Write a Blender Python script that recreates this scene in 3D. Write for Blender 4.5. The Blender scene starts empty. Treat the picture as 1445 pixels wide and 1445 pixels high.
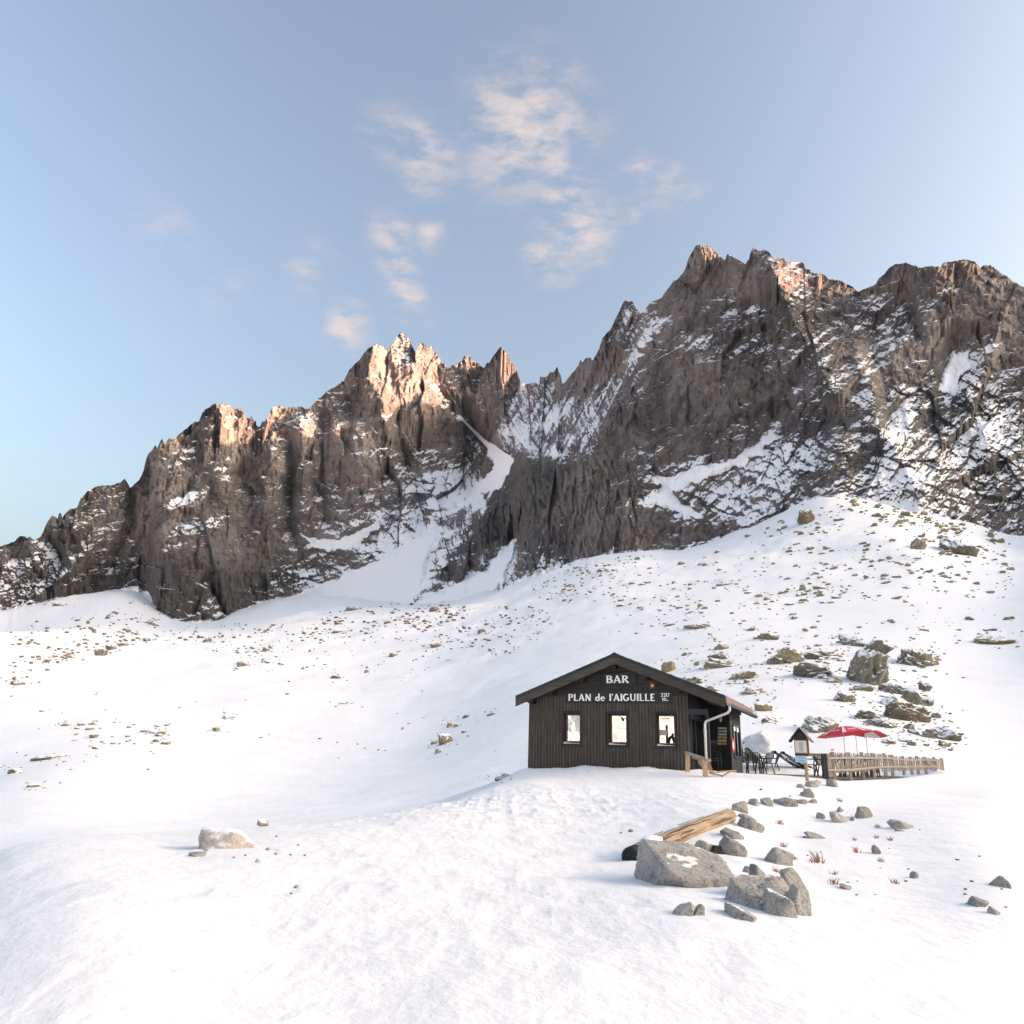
import bpy, math, random
import numpy as np
from mathutils import Vector, Matrix
rad = math.radians
random.seed(7)
rng = np.random.default_rng(11)
sc = bpy.context.scene
COL = sc.collection

# ------------------------------------------------------------------ camera
F, PITCH, ROLL, RES = 1091.36, 0.3057, 0.0313, 1445.0
cam_data = bpy.data.cameras.new('camera')
cam = bpy.data.objects.new('camera', cam_data)
COL.objects.link(cam)
cam_data.sensor_width = 36.0
cam_data.lens = 36.0 * F / RES
cam_data.clip_start = 0.1
cam_data.clip_end = 30000
cam.matrix_world = Matrix.Rotation(math.pi / 2 + PITCH, 4, 'X') @ Matrix.Rotation(ROLL, 4, 'Z')
sc.camera = cam

# ------------------------------------------------------------------ light
SUN_AZ, SUN_EL = rad(98), rad(12.5)          # azimuth clockwise from the view direction
SUN_DIR = Vector((math.sin(SUN_AZ) * math.cos(SUN_EL), math.cos(SUN_AZ) * math.cos(SUN_EL), math.sin(SUN_EL)))
world = bpy.data.worlds.new('World')
sc.world = world
world.use_nodes = True
sd = bpy.data.lights.new('sun', 'SUN')
sd.energy = 4.8
sd.angle = rad(0.5)
sd.color = (1.0, 0.55, 0.37)
sun = bpy.data.objects.new('sun', sd)
COL.objects.link(sun)
sun.rotation_euler = SUN_DIR.to_track_quat('Z', 'Y').to_euler()
sc.view_settings.view_transform = 'Standard'
sc.view_settings.look = 'None'
sc.view_settings.gamma = 1.0
sc.view_settings.use_curve_mapping = False
sc.view_settings.exposure = 2.06

# ------------------------------------------------------------------ view geometry helpers
CP, SP, CR, SR = math.cos(PITCH), math.sin(PITCH), math.cos(ROLL), math.sin(ROLL)

def ray(px, py):
    """direction(s) through a photo pixel, scaled so that the horizontal length is 1"""
    a = np.asarray(px, float) - RES / 2
    b = np.asarray(py, float) - RES / 2
    u = a * CR + b * SR
    v = -a * SR + b * CR
    yc = -v
    x = u
    y = F * CP - yc * SP
    z = F * SP + yc * CP
    h = np.sqrt(x * x + y * y)
    return x / h, y / h, z / h

def at(px, py, r):
    x, y, z = ray(px, py)
    return Vector((float(x) * r, float(y) * r, float(z) * r))

# ------------------------------------------------------------------ sky with thin clouds
def build_world():
    nt = world.node_tree
    N, L = nt.nodes, nt.links
    N.clear()
    out = N.new('ShaderNodeOutputWorld')
    bg = N.new('ShaderNodeBackground')
    bg.inputs['Strength'].default_value = 0.10
    sky = N.new('ShaderNodeTexSky')
    sky.sky_type = 'NISHITA'
    sky.sun_disc = False
    sky.sun_elevation = SUN_EL
    sky.sun_rotation = SUN_AZ
    sky.altitude = 300
    sky.air_density = 1.3
    sky.dust_density = 10.0
    sky.ozone_density = 2.0
    tc = N.new('ShaderNodeTexCoord')
    blobs = [(745, 185, .075, .95), (700, 170, .05, .7), (790, 240, .035, .85), (805, 280, .035, 1.0), (815, 318, .042, 1.0),
             (780, 362, .030, .95), (830, 352, .018, .9), (600, 222, .040, .8), (560, 200, .035, .5), (548, 330, .030, .8),
             (562, 375, .030, .8), (572, 405, .028, .8), (583, 430, .024, .9), (492, 463, .026, .9), (440, 378, .028, .55),
             (907, 258, .026, .8), (950, 262, .028, .5), (888, 305, .012, .6), (605, 326, .018, .7), (235, 324, .03, .35), (320, 412, .022, .3)]
    warp = N.new('ShaderNodeTexNoise')
    warp.inputs['Scale'].default_value = 14
    warp.inputs['Detail'].default_value = 5
    L.new(tc.outputs['Generated'], warp.inputs['Vector'])
    wv = N.new('ShaderNodeVectorMath'); wv.operation = 'MULTIPLY_ADD'
    sub = N.new('ShaderNodeVectorMath'); sub.operation = 'SUBTRACT'
    sub.inputs[1].default_value = (.5, .5, .5)
    L.new(warp.outputs['Color'], sub.inputs[0])
    L.new(sub.outputs[0], wv.inputs[0])
    wv.inputs[1].default_value = (.065, .065, .065)
    L.new(tc.outputs['Generated'], wv.inputs[2])
    last = None
    for px, py, rr, amp in blobs:
        d = Vector([float(t) for t in ray(px, py)]).normalized()
        dist = N.new('ShaderNodeVectorMath'); dist.operation = 'DISTANCE'
        L.new(wv.outputs[0], dist.inputs[0])
        dist.inputs[1].default_value = d
        mr = N.new('ShaderNodeMapRange'); mr.interpolation_type = 'SMOOTHSTEP'
        mr.inputs['From Min'].default_value = 0
        mr.inputs['From Max'].default_value = rr * 1.62
        mr.inputs['To Min'].default_value = amp
        mr.inputs['To Max'].default_value = 0
        L.new(dist.outputs['Value'], mr.inputs['Value'])
        if last is None:
            last = mr.outputs[0]
        else:
            mx = N.new('ShaderNodeMath'); mx.operation = 'MAXIMUM'
            L.new(last, mx.inputs[0]); L.new(mr.outputs[0], mx.inputs[1])
            last = mx.outputs[0]
    mp = N.new('ShaderNodeMapping')
    mp.inputs['Rotation'].default_value = (0, rad(-28), 0)
    mp.inputs['Scale'].default_value = (20, 34, 52)
    L.new(tc.outputs['Generated'], mp.inputs['Vector'])
    nz = N.new('ShaderNodeTexNoise')
    nz.inputs['Scale'].default_value = 1.0
    nz.inputs['Detail'].default_value = 10
    nz.inputs['Roughness'].default_value = .58
    nz.inputs['Distortion'].default_value = .1
    L.new(mp.outputs[0], nz.inputs['Vector'])
    m1 = N.new('ShaderNodeMapRange'); m1.interpolation_type = 'SMOOTHSTEP'
    m1.inputs['From Min'].default_value = .34
    m1.inputs['From Max'].default_value = .70
    L.new(nz.outputs['Fac'], m1.inputs['Value'])
    mul = N.new('ShaderNodeMath'); mul.operation = 'MULTIPLY'
    L.new(last, mul.inputs[0]); L.new(m1.outputs[0], mul.inputs[1])
    mul2 = N.new('ShaderNodeMath'); mul2.operation = 'MULTIPLY'; mul2.use_clamp = True
    L.new(mul.outputs[0], mul2.inputs[0]); mul2.inputs[1].default_value = 1.25
    # film response of the evening sky: softer colour, deeper contrast, the same all round
    hs = N.new('ShaderNodeHueSaturation')
    hs.inputs['Saturation'].default_value = SKY_SAT
    L.new(sky.outputs[0], hs.inputs['Color'])
    gm = N.new('ShaderNodeGamma')
    gm.inputs['Gamma'].default_value = SKY_GAMMA
    L.new(hs.outputs[0], gm.inputs['Color'])
    wb = N.new('ShaderNodeMix'); wb.data_type = 'RGBA'; wb.blend_type = 'MULTIPLY'
    wb.inputs['Factor'].default_value = 1.0
    L.new(gm.outputs[0], wb.inputs['A'])
    wb.inputs['B'].default_value = SKY_TINT
    mix = N.new('ShaderNodeMix'); mix.data_type = 'RGBA'
    L.new(mul2.outputs[0], mix.inputs['Factor'])
    L.new(wb.outputs['Result'], mix.inputs['A'])
    mix.inputs['B'].default_value = CLOUD_COL
    L.new(mix.outputs['Result'], bg.inputs['Color'])
    L.new(bg.outputs[0], out.inputs['Surface'])

SKY_SAT, SKY_GAMMA, SKY_TINT, CLOUD_COL =  .70, 1.28, (1.01, .975, .955, 1), (1.90, 1.68, 1.66, 1)
build_world()

# ------------------------------------------------------------------ materials
def new_mat(name):
    m = bpy.data.materials.new(name)
    m.use_nodes = True
    nt = m.node_tree
    return m, nt, nt.nodes, nt.links, nt.nodes['Principled BSDF']

def noise(N, L, vec, scale, detail=4, rough=.55, dist=0.0):
    n = N.new('ShaderNodeTexNoise')
    n.inputs['Scale'].default_value = scale
    n.inputs['Detail'].default_value = detail
    n.inputs['Roughness'].default_value = rough
    n.inputs['Distortion'].default_value = dist
    if vec is not None:
        L.new(vec, n.inputs['Vector'])
    return n

def mapping(N, L, vec, scale=(1, 1, 1), rot=(0, 0, 0)):
    m = N.new('ShaderNodeMapping')
    m.inputs['Scale'].default_value = scale
    m.inputs['Rotation'].default_value = rot
    L.new(vec, m.inputs['Vector'])
    return m.outputs[0]

def mrange(N, L, val, a, b, c=0.0, d=1.0, smooth=True):
    m = N.new('ShaderNodeMapRange')
    m.interpolation_type = 'SMOOTHSTEP' if smooth else 'LINEAR'
    for k, v in zip(('From Min', 'From Max', 'To Min', 'To Max'), (a, b, c, d)):
        m.inputs[k].default_value = v
    L.new(val, m.inputs['Value'])
    return m.outputs[0]

def mixc(N, L, fac, a, b, mode='MIX'):
    m = N.new('ShaderNodeMix'); m.data_type = 'RGBA'; m.blend_type = mode
    if isinstance(fac, (int, float)):
        m.inputs['Factor'].default_value = fac
    else:
        L.new(fac, m.inputs['Factor'])
    for k, v in (('A', a), ('B', b)):
        if isinstance(v, (tuple, list)):
            m.inputs[k].default_value = (*v[:3], 1)
        else:
            L.new(v, m.inputs[k])
    return m.outputs['Result']

def math_(N, L, op, a, b=None, clamp=False):
    m = N.new('ShaderNodeMath'); m.operation = op; m.use_clamp = clamp
    for i, v in enumerate((a, b)):
        if v is None:
            continue
        if isinstance(v, (int, float)):
            m.inputs[i].default_value = v
        else:
            L.new(v, m.inputs[i])
    return m.outputs[0]

def bump(N, L, h, strength, dist, target):
    b = N.new('ShaderNodeBump')
    b.inputs['Strength'].default_value = strength
    b.inputs['Distance'].default_value = dist
    L.new(h, b.inputs['Height'])
    L.new(b.outputs[0], target)
    return b

SNOW_COL = (.86, .865, .885)

def mat_mountain():
    m, nt, N, L, P = new_mat('mountain_rock_and_snow')
    geo = N.new('ShaderNodeNewGeometry')
    pos = geo.outputs['Position']
    at_s = N.new('ShaderNodeAttribute'); at_s.attribute_name = 'snow'
    at_t = N.new('ShaderNodeAttribute'); at_t.attribute_name = 'tone'
    n1 = noise(N, L, mapping(N, L, pos, (1, 1, .45)), .012, 6, .6, .6)
    n2 = noise(N, L, mapping(N, L, pos, (1, 1, .42), (.15, .35, 0)), .085, 7, .70, .2)
    n3 = noise(N, L, pos, .28, 5, .7)
    c = mixc(N, L, mrange(N, L, n1.outputs['Fac'], .35, .66), (.118, .106, .106), (.285, .246, .232))
    c = mixc(N, L, mrange(N, L, n2.outputs['Fac'], .5, .72, 0, .65), c, (.36, .32, .29))
    c = mixc(N, L, mrange(N, L, n2.outputs['Fac'], .48, .28, 0, .7), c, (.085, .077, .074))
    rust = noise(N, L, mapping(N, L, pos, (1, 1, .3)), .03, 4, .6, 1.0)
    c = mixc(N, L, mrange(N, L, rust.outputs['Fac'], .58, .74, 0, .6), c, (.23, .115, .062))
    c = mixc(N, L, mrange(N, L, n3.outputs['Fac'], .3, .7, .25, 0), c, (.05, .045, .042))
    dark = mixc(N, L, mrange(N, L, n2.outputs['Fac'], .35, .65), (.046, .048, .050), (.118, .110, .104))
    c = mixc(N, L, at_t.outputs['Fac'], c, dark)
    fine = noise(N, L, mapping(N, L, pos, (1, 1, 1.6)), .16, 5, .7, .8)
    fine2 = noise(N, L, pos, .55, 3, .6)
    s = math_(N, L, 'ADD', at_s.outputs['Fac'], math_(N, L, 'MULTIPLY', math_(N, L, 'SUBTRACT', fine.outputs['Fac'], .5), .75))
    s = math_(N, L, 'ADD', s, math_(N, L, 'MULTIPLY', math_(N, L, 'SUBTRACT', fine2.outputs['Fac'], .5), .45))
    led = noise(N, L, mapping(N, L, pos, (1, 1, 6.5), (.12, .42, 0)), .030, 6, .62, .5)
    led2 = noise(N, L, mapping(N, L, pos, (1, 1, 4.0), (-.1, -.30, 0)), .075, 5, .62, .5)
    dust = math_(N, L, 'MAXIMUM', mrange(N, L, led.outputs['Fac'], .57, .68), mrange(N, L, led2.outputs['Fac'], .61, .72))
    s = math_(N, L, 'ADD', s, math_(N, L, 'MULTIPLY', dust, .36))
    fac = mrange(N, L, s, .45, .56)
    col = mixc(N, L, fac, c, SNOW_COL)
    L.new(col, P.inputs['Base Color'])
    P.inputs['Roughness'].default_value = .9
    P.inputs['Specular IOR Level'].default_value = .15
    h = math_(N, L, 'ADD', math_(N, L, 'MULTIPLY', n2.outputs['Fac'], 1.0), math_(N, L, 'MULTIPLY', n3.outputs['Fac'], .35))
    h = math_(N, L, 'MULTIPLY', h, math_(N, L, 'SUBTRACT', 1.0, math_(N, L, 'MULTIPLY', fac, .85)))
    bump(N, L, h, .8, 7.0, P.inputs['Normal'])
    return m

def mat_snow():
    m, nt, N, L, P = new_mat('snow')
    geo = N.new('ShaderNodeNewGeometry')
    pos = geo.outputs['Position']
    ad = N.new('ShaderNodeAttribute'); ad.attribute_name = 'rough'
    n1 = noise(N, L, pos, 1.3, 6, .6)
    n2 = noise(N, L, pos, 9.0, 4, .6)
    n3 = noise(N, L, mapping(N, L, pos, (1, .45, 1), (0, 0, .7)), 3.2, 4, .6)
    dirt = noise(N, L, pos, 2.6, 6, .72, .3)
    big = noise(N, L, pos, .22, 3, .5)
    d = math_(N, L, 'MULTIPLY', mrange(N, L, dirt.outputs['Fac'], .54, .70), mrange(N, L, ad.outputs['Fac'], .75, 1.0))
    d = math_(N, L, 'MULTIPLY', d, .5)
    pk = N.new('ShaderNodeAttribute'); pk.attribute_name = 'packed_dimmed'  # trodden snow, also darkened here to offset bright skylight on the foreground
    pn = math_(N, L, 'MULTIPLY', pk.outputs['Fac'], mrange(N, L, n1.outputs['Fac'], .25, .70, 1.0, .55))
    col = mixc(N, L, mrange(N, L, big.outputs['Fac'], .35, .65), SNOW_COL, (.84, .845, .87))
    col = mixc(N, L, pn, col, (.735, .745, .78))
    col = mixc(N, L, d, col, (.36, .27, .22))
    L.new(col, P.inputs['Base Color'])
    P.inputs['Roughness'].default_value = .75
    P.inputs['Specular IOR Level'].default_value = .25
    h = math_(N, L, 'ADD', n1.outputs['Fac'], math_(N, L, 'MULTIPLY', n2.outputs['Fac'], .16))
    h = math_(N, L, 'ADD', h, math_(N, L, 'MULTIPLY', n3.outputs['Fac'], .35))
    bump(N, L, h, .50, .12, P.inputs['Normal'])
    return m

def mat_rock(name, base, light, dark, moss, moss_amt, snow_lo, snow_hi, speck=60.0, scale=1.0):
    m, nt, N, L, P = new_mat(name)
    tc = N.new('ShaderNodeTexCoord')
    geo = N.new('ShaderNodeNewGeometry')
    oi = N.new('ShaderNodeObjectInfo')
    pos = geo.outputs['Position']
    n1 = noise(N, L, pos, 1.1 * scale, 5, .6, .4)
    n2 = noise(N, L, pos, 9 * scale, 5, .7)
    n3 = noise(N, L, pos, speck * scale, 2, .5)
    c = mixc(N, L, mrange(N, L, n1.outputs['Fac'], .35, .65), base, light)
    c = mixc(N, L, mrange(N, L, n2.outputs['Fac'], .40, .68, .0, .55), c, light)
    c = mixc(N, L, mrange(N, L, n2.outputs['Fac'], .47, .30, 0, .75), c, dark)
    c = mixc(N, L, mrange(N, L, n3.outputs['Fac'], .56, .66, 0, .75), c, dark)
    n4 = noise(N, L, pos, 2.3 * scale, 4, .6)
    c = mixc(N, L, mrange(N, L, n4.outputs['Fac'], .42, .6, 0, moss_amt), c, moss)
    c = mixc(N, L, mrange(N, L, oi.outputs['Random'], 0, 1, 0, .30, False), c, dark)
    sep = N.new('ShaderNodeSeparateXYZ')
    L.new(geo.outputs['Normal'], sep.inputs[0])
    s = math_(N, L, 'ADD', sep.outputs['Z'], math_(N, L, 'MULTIPLY', math_(N, L, 'SUBTRACT', n4.outputs['Fac'], .5), 1.5))
    s = math_(N, L, 'ADD', s, math_(N, L, 'MULTIPLY', math_(N, L, 'SUBTRACT', n2.outputs['Fac'], .5), .9))
    f = mrange(N, L, s, snow_lo, snow_hi)
    L.new(mixc(N, L, f, c, SNOW_COL), P.inputs['Base Color'])
    P.inputs['Roughness'].default_value = .88
    P.inputs['Specular IOR Level'].default_value = .2
    h = math_(N, L, 'ADD', n2.outputs['Fac'], math_(N, L, 'MULTIPLY', n3.outputs['Fac'], .25))
    bump(N, L, h, .7, .05 / scale, P.inputs['Normal'])
    return m

def mat_wood(name, a, b, axis='Z', scale=1.0, grey=None, rough=.8):
    m, nt, N, L, P = new_mat(name)
    tc = N.new('ShaderNodeTexCoord')
    oi = N.new('ShaderNodeObjectInfo')
    off = N.new('ShaderNodeVectorMath'); off.operation = 'ADD'
    L.new(tc.outputs['Object'], off.inputs[0])
    rv = N.new('ShaderNodeVectorMath'); rv.operation = 'SCALE'
    rv.inputs[0].default_value = (13.1, 7.7, 5.3)
    L.new(oi.outputs['Random'], rv.inputs['Scale'])
    L.new(rv.outputs[0], off.inputs[1])
    st = {'Z': (26, 26, 1.6), 'X': (1.6, 26, 26), 'Y': (26, 1.6, 26)}[axis]
    n1 = noise(N, L, mapping(N, L, off.outputs[0], tuple(s * scale for s in st)), 1.0, 5, .65, .3)
    n2 = noise(N, L, off.outputs[0], 1.7, 4, .6)
    c = mixc(N, L, mrange(N, L, n1.outputs['Fac'], .32, .70), a, b)
    c = mixc(N, L, mrange(N, L, n2.outputs['Fac'], .45, .7, 0, .5), c, grey or a)
    c = mixc(N, L, mrange(N, L, oi.outputs['Random'], 0, 1, 0, .45, False), c, grey or a)
    L.new(c, P.inputs['Base Color'])
    P.inputs['Roughness'].default_value = rough
    P.inputs['Specular IOR Level'].default_value = .25
    bump(N, L, n1.outputs['Fac'], .5, .006, P.inputs['Normal'])
    return m

def mat_plain(name, col, rough=.6, metal=0.0, var=.15, scale=6.0, spec=.4):
    m, nt, N, L, P = new_mat(name)
    tc = N.new('ShaderNodeTexCoord')
    n1 = noise(N, L, tc.outputs['Object'], scale, 4, .6)
    c2 = tuple(max(0, x * (1 - var * 2)) for x in col)
    L.new(mixc(N, L, mrange(N, L, n1.outputs['Fac'], .35, .7), col, c2), P.inputs['Base Color'])
    P.inputs['Roughness'].default_value = rough
    P.inputs['Metallic'].default_value = metal
    P.inputs['Specular IOR Level'].default_value = spec
    return m

M = {}
M['mountain'] = mat_mountain()
M['snow'] = mat_snow()
M['rock_near'] = mat_rock('granite_boulder', (.285, .283, .278), (.43, .42, .405), (.085, .09, .092), (.26, .215, .165), .30, 1.02, 1.22, 46)
M['rock_hill'] = mat_rock('lichen_rock', (.21, .185, .12), (.38, .335, .24), (.055, .057, .048), (.24, .20, .10), .7, .50, .80, 12, .45)
M['rock_dark'] = mat_rock('dark_outcrop_rock', (.14, .14, .115), (.30, .275, .22), (.035, .04, .036), (.20, .175, .10), .6, .34, .66, 12, .45)
M['rock_rust'] = mat_rock('rusty_outcrop_rock', (.20, .145, .095), (.28, .20, .14), (.05, .052, .042), (.13, .13, .085), .85, .5, .8, 12, .45)
M['rock_far'] = mat_rock('moraine_rock', (.17, .14, .115), (.29, .235, .19), (.06, .055, .05), (.19, .15, .10), .5, .72, 1.0, 6, .25)
M['board'] = mat_wood('dark_stained_board', (.042, .040, .038), (.105, .091, .079), 'Z', 1.0, (.042, .037, .033))
M['batten'] = mat_wood('lit_edge_batten', (.068, .058, .050), (.155, .130, .107), 'Z', 1.0, (.085, .072, .060))  # paler than the boards, painting in batten edges that catch the light
M['board_h'] = mat_wood('dark_stained_plank', (.026, .026, .025), (.060, .053, .047), 'X', 1.0, (.034, .034, .033))
M['barge'] = mat_wood('bargeboard_wood', (.055, .046, .040), (.105, .088, .073), 'X', .8, (.05, .043, .038))
M['green_trim'] = mat_plain('dark_green_metal', (.014, .030, .027), .55, 0, .15, 3)
M['frame'] = mat_plain('dark_green_frame', (.017, .022, .024), .6, 0, .15, 4)
M['black_wood'] = mat_plain('dark_porch_wood', (.011, .013, .015), .7, 0, .2, 5)
M['blue_wood'] = mat_plain('blue_black_door_paint', (.014, .022, .030), .45, 0, .2, 4)
M['sash'] = mat_wood('light_window_sash', (.25, .14, .07), (.36, .22, .12), 'Z', 1)
M['sign_panel'] = mat_plain('sign_panel_paint', (.020, .023, .024), .6, 0, .12, 8)
M['white_paint'] = mat_plain('white_lettering_paint', (.93, .92, .90), .6, 0, .01, 20)
M['pipe'] = mat_plain('pale_zinc_pipe', (.62, .62, .63), .45, .15, .08, 6)
M['gutter'] = mat_plain('grey_zinc_gutter', (.19, .20, .215), .5, .3, .1, 6)
M['shingle'] = mat_wood('weathered_shingle', (.16, .125, .115), (.33, .26, .24), 'Y', .7, (.22, .18, .17))
M['pale_wood'] = mat_wood('pale_weathered_wood', (.185, .168, .155), (.345, .312, .283), 'Z', 1.0, (.28, .23, .18))
M['pale_wood_h'] = mat_wood('pale_weathered_rail', (.195, .174, .158), (.35, .315, .284), 'X', 1.0, (.30, .245, .19))
M['tan_wood'] = mat_wood('tan_new_wood', (.34, .22, .13), (.52, .36, .235), 'X', 1.0, (.42, .30, .20))
M['post_wood'] = mat_wood('round_tan_post', (.30, .20, .125), (.45, .32, .21), 'Z', 1.0, (.36, .26, .18))
M['deck'] = mat_wood('deck_plank_wood', (.24, .20, .165), (.40, .345, .295), 'X', .6, (.30, .26, .23))
M['log'] = mat_wood('peeled_log', (.15, .105, .072), (.50, .375, .255), 'X', .42, (.27, .225, .18))
M['log_end'] = mat_plain('tarred_log_end', (.012, .016, .013), .75, 0, .3, 12)
M['green_plastic'] = mat_plain('dark_green_resin', (.008, .014, .012), .4, 0, .1, 4)
M['red'] = mat_plain('red_canvas', (.74, .055, .10), .7, 0, .08, 9)
M['white_canvas'] = mat_plain('white_canvas', (.8, .77, .76), .75, 0, .05, 9)
M['sign_blue'] = mat_plain('blue_sign_paint', (.13, .29, .44), .5, 0, .08, 9)
M['sign_yellow'] = mat_plain('yellow_sign_paint', (.50, .28, .045), .5, 0, .08, 9)
M['pale_blue'] = mat_plain('pale_blue_sign', (.36, .55, .70), .5, 0, .05, 9)
M['dark_print'] = mat_plain('dark_print', (.05, .06, .08), .6, 0, .1, 9)
M['notice'] = mat_plain('notice_paper', (.72, .66, .62), .7, 0, .05, 14)
M['grey_paper'] = mat_plain('grey_notice_paper', (.46, .47, .50), .7, 0, .12, 30)
M['lamp_rust'] = mat_plain('rusty_lamp_plate', (.20, .085, .045), .7, 0, .2, 9)
M['globe'] = mat_plain('frosted_lamp_glass', (.75, .6, .42), .35, 0, .05, 9)
M['grass'] = mat_plain('dry_grass', (.38, .20, .13), .9, 0, .25, 5)
M['rock_snowy'] = mat_rock('half_snowed_rock', (.42, .39, .37), (.58, .55, .52), (.22, .20, .19), (.36, .31, .27), .3, .22, .70, 46)
M['stone_dark'] = mat_rock('dark_wet_stone', (.045, .05, .042), (.08, .085, .075), (.02, .022, .02), (.07, .065, .04), .4, 1.3, 1.5, 46)

def mat_window():
    m, nt, N, L, P = new_mat('reflecting_window_glass')
    P.inputs['Base Color'].default_value = (.62, .60, .585, 1)
    P.inputs['Metallic'].default_value = 1.0
    P.inputs['Roughness'].default_value = .03
    tc = N.new('ShaderNodeTexCoord')
    n = noise(N, L, tc.outputs['Object'], 1.6, 2, .5)
    bump(N, L, n.outputs['Fac'], .25, .02, P.inputs['Normal'])
    return m

def mat_darkglass():
    m, nt, N, L, P = new_mat('dark_porch_glass')
    P.inputs['Base Color'].default_value = (.006, .008, .010, 1)
    P.inputs['Roughness'].default_value = .08
    P.inputs['Specular IOR Level'].default_value = .3
    return m
M['window'] = mat_window()
M['dark_glass'] = mat_darkglass()

# ------------------------------------------------------------------ object helpers
def link(name, data, parent=None, mat=None):
    o = bpy.data.objects.new(name, data)
    COL.objects.link(o)
    if parent is not None:
        o.parent = parent
    if mat is not None and data is not None:
        data.materials.append(mat if not isinstance(mat, str) else M[mat])
    return o

def tag(o, label=None, cat=None, group=None, kind=None):
    if label: o['label'] = label
    if cat: o['category'] = cat
    if group: o['group'] = group
    if kind: o['kind'] = kind
    return o

def empty(name, loc, rz=0.0, label=None, cat=None, group=None):
    o = bpy.data.objects.new(name, None)
    COL.objects.link(o)
    o.empty_display_size = .2
    o.location = loc
    o.rotation_euler = (0, 0, rz)
    return tag(o, label, cat, group)

def np_mesh(name, verts, quads, smooth=False):
    me = bpy.data.meshes.new(name)
    verts = np.asarray(verts, np.float32); quads = np.asarray(quads, np.int32)
    k = quads.shape[1]
    me.vertices.add(len(verts)); me.vertices.foreach_set('co', verts.ravel())
    me.loops.add(quads.size); me.loops.foreach_set('vertex_index', quads.ravel())
    me.polygons.add(len(quads))
    me.polygons.foreach_set('loop_start', np.arange(len(quads), dtype=np.int32) * k)
    me.polygons.foreach_set('loop_total', np.full(len(quads), k, np.int32))
    if smooth:
        me.polygons.foreach_set('use_smooth', np.ones(len(quads), bool))
    me.update(calc_edges=True)
    return me

def attr(me, name, values):
    a = me.attributes.new(name, 'FLOAT', 'POINT')
    a.data.foreach_set('value', np.asarray(values, np.float32).ravel())

class MB:
    def __init__(s):
        s.v, s.f = [], []
    def add(s, vs, fs):
        b = len(s.v)
        s.v += [tuple(v) for v in vs]
        s.f += [tuple(i + b for i in f) for f in fs]
        return s
    def box(s, x0, x1, y0, y1, z0, z1, mt=None):
        vs = [Vector((x, y, z)) for x in (x0, x1) for y in (y0, y1) for z in (z0, z1)]
        if mt is not None: vs = [mt @ v for v in vs]
        return s.add(vs, [(0, 1, 3, 2), (4, 6, 7, 5), (0, 4, 5, 1), (2, 3, 7, 6), (0, 2, 6, 4), (1, 5, 7, 3)])
    def bar(s, p, q, w, h, up=(0, 0, 1)):
        p, q = Vector(p), Vector(q)
        d = (q - p).normalized()
        u = Vector(up)
        a = d.cross(u)
        if a.length < 1e-4: a = d.cross(Vector((0, 1, 0)))
        a.normalize(); b = a.cross(d).normalized()
        vs = [c + a * (i * w / 2) + b * (j * h / 2) for c in (p, q) for i in (-1, 1) for j in (-1, 1)]
        return s.add(vs, [(0, 1, 3, 2), (4, 6, 7, 5), (0, 4, 5, 1), (2, 3, 7, 6), (0, 2, 6, 4), (1, 5, 7, 3)])
    def tube(s, pts, r, n=10, caps=True):
        pts = [Vector(p) for p in pts]
        rs = r if isinstance(r, (list, tuple)) else [r] * len(pts)
        rings = []
        ref = None
        for i, p in enumerate(pts):
            d = (pts[min(i + 1, len(pts) - 1)] - pts[max(i - 1, 0)]).normalized()
            if ref is None:
                ref = Vector((0, 0, 1)) if abs(d.z) < .9 else Vector((1, 0, 0))
            a = (ref - d * ref.dot(d)).normalized(); ref = a
            b = d.cross(a)
            rings.append([p + (a * math.cos(2 * math.pi * k / n) + b * math.sin(2 * math.pi * k / n)) * rs[i] for k in range(n)])
        vs = [v for g in rings for v in g]
        fs = [(i * n + k, i * n + (k + 1) % n, (i + 1) * n + (k + 1) % n, (i + 1) * n + k) for i in range(len(pts) - 1) for k in range(n)]
        if caps:
            fs += [tuple(range(n - 1, -1, -1)), tuple((len(pts) - 1) * n + k for k in range(n))]
        return s.add(vs, fs)
    def prism(s, poly, thick, mt):
        """polygon in local xy extruded from z=0 to thick, then placed with mt"""
        n = len(poly)
        vs = [mt @ Vector((x, y, z)) for z in (0, thick) for x, y in poly]
        return s.add(vs, [tuple(range(n - 1, -1, -1)), tuple(range(n, 2 * n))] + [(i, (i + 1) % n, n + (i + 1) % n, n + i) for i in range(n)])
    def mesh(s, name):
        me = bpy.data.meshes.new(name)
        me.from_pydata([tuple(v) for v in s.v], [], s.f)
        me.update()
        return me
    def obj(s, name, mat, parent=None, bevel=0, smooth=False):
        o = link(name, s.mesh(name), parent, mat)
        if smooth:
            o.data.polygons.foreach_set('use_smooth', [True] * len(o.data.polygons))
        if bevel:
            b = o.modifiers.new('bevel', 'BEVEL'); b.width = bevel; b.segments = 1; b.limit_method = 'ANGLE'
        return o

# ------------------------------------------------------------------ noise (vectorised)
def h2(ix, iy, seed):
    with np.errstate(over='ignore'):
        h = (ix.astype(np.int64).astype(np.uint32) * np.uint32(374761393) + iy.astype(np.int64).astype(np.uint32) * np.uint32(668265263) + np.uint32((seed * 1442695041) & 0xffffffff))
        h = (h ^ (h >> np.uint32(13))) * np.uint32(1274126177)
        h = h ^ (h >> np.uint32(16))
        h = h * np.uint32(2246822519)
        h = h ^ (h >> np.uint32(13))
    return h.astype(np.float64) / 4294967296.0

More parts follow.
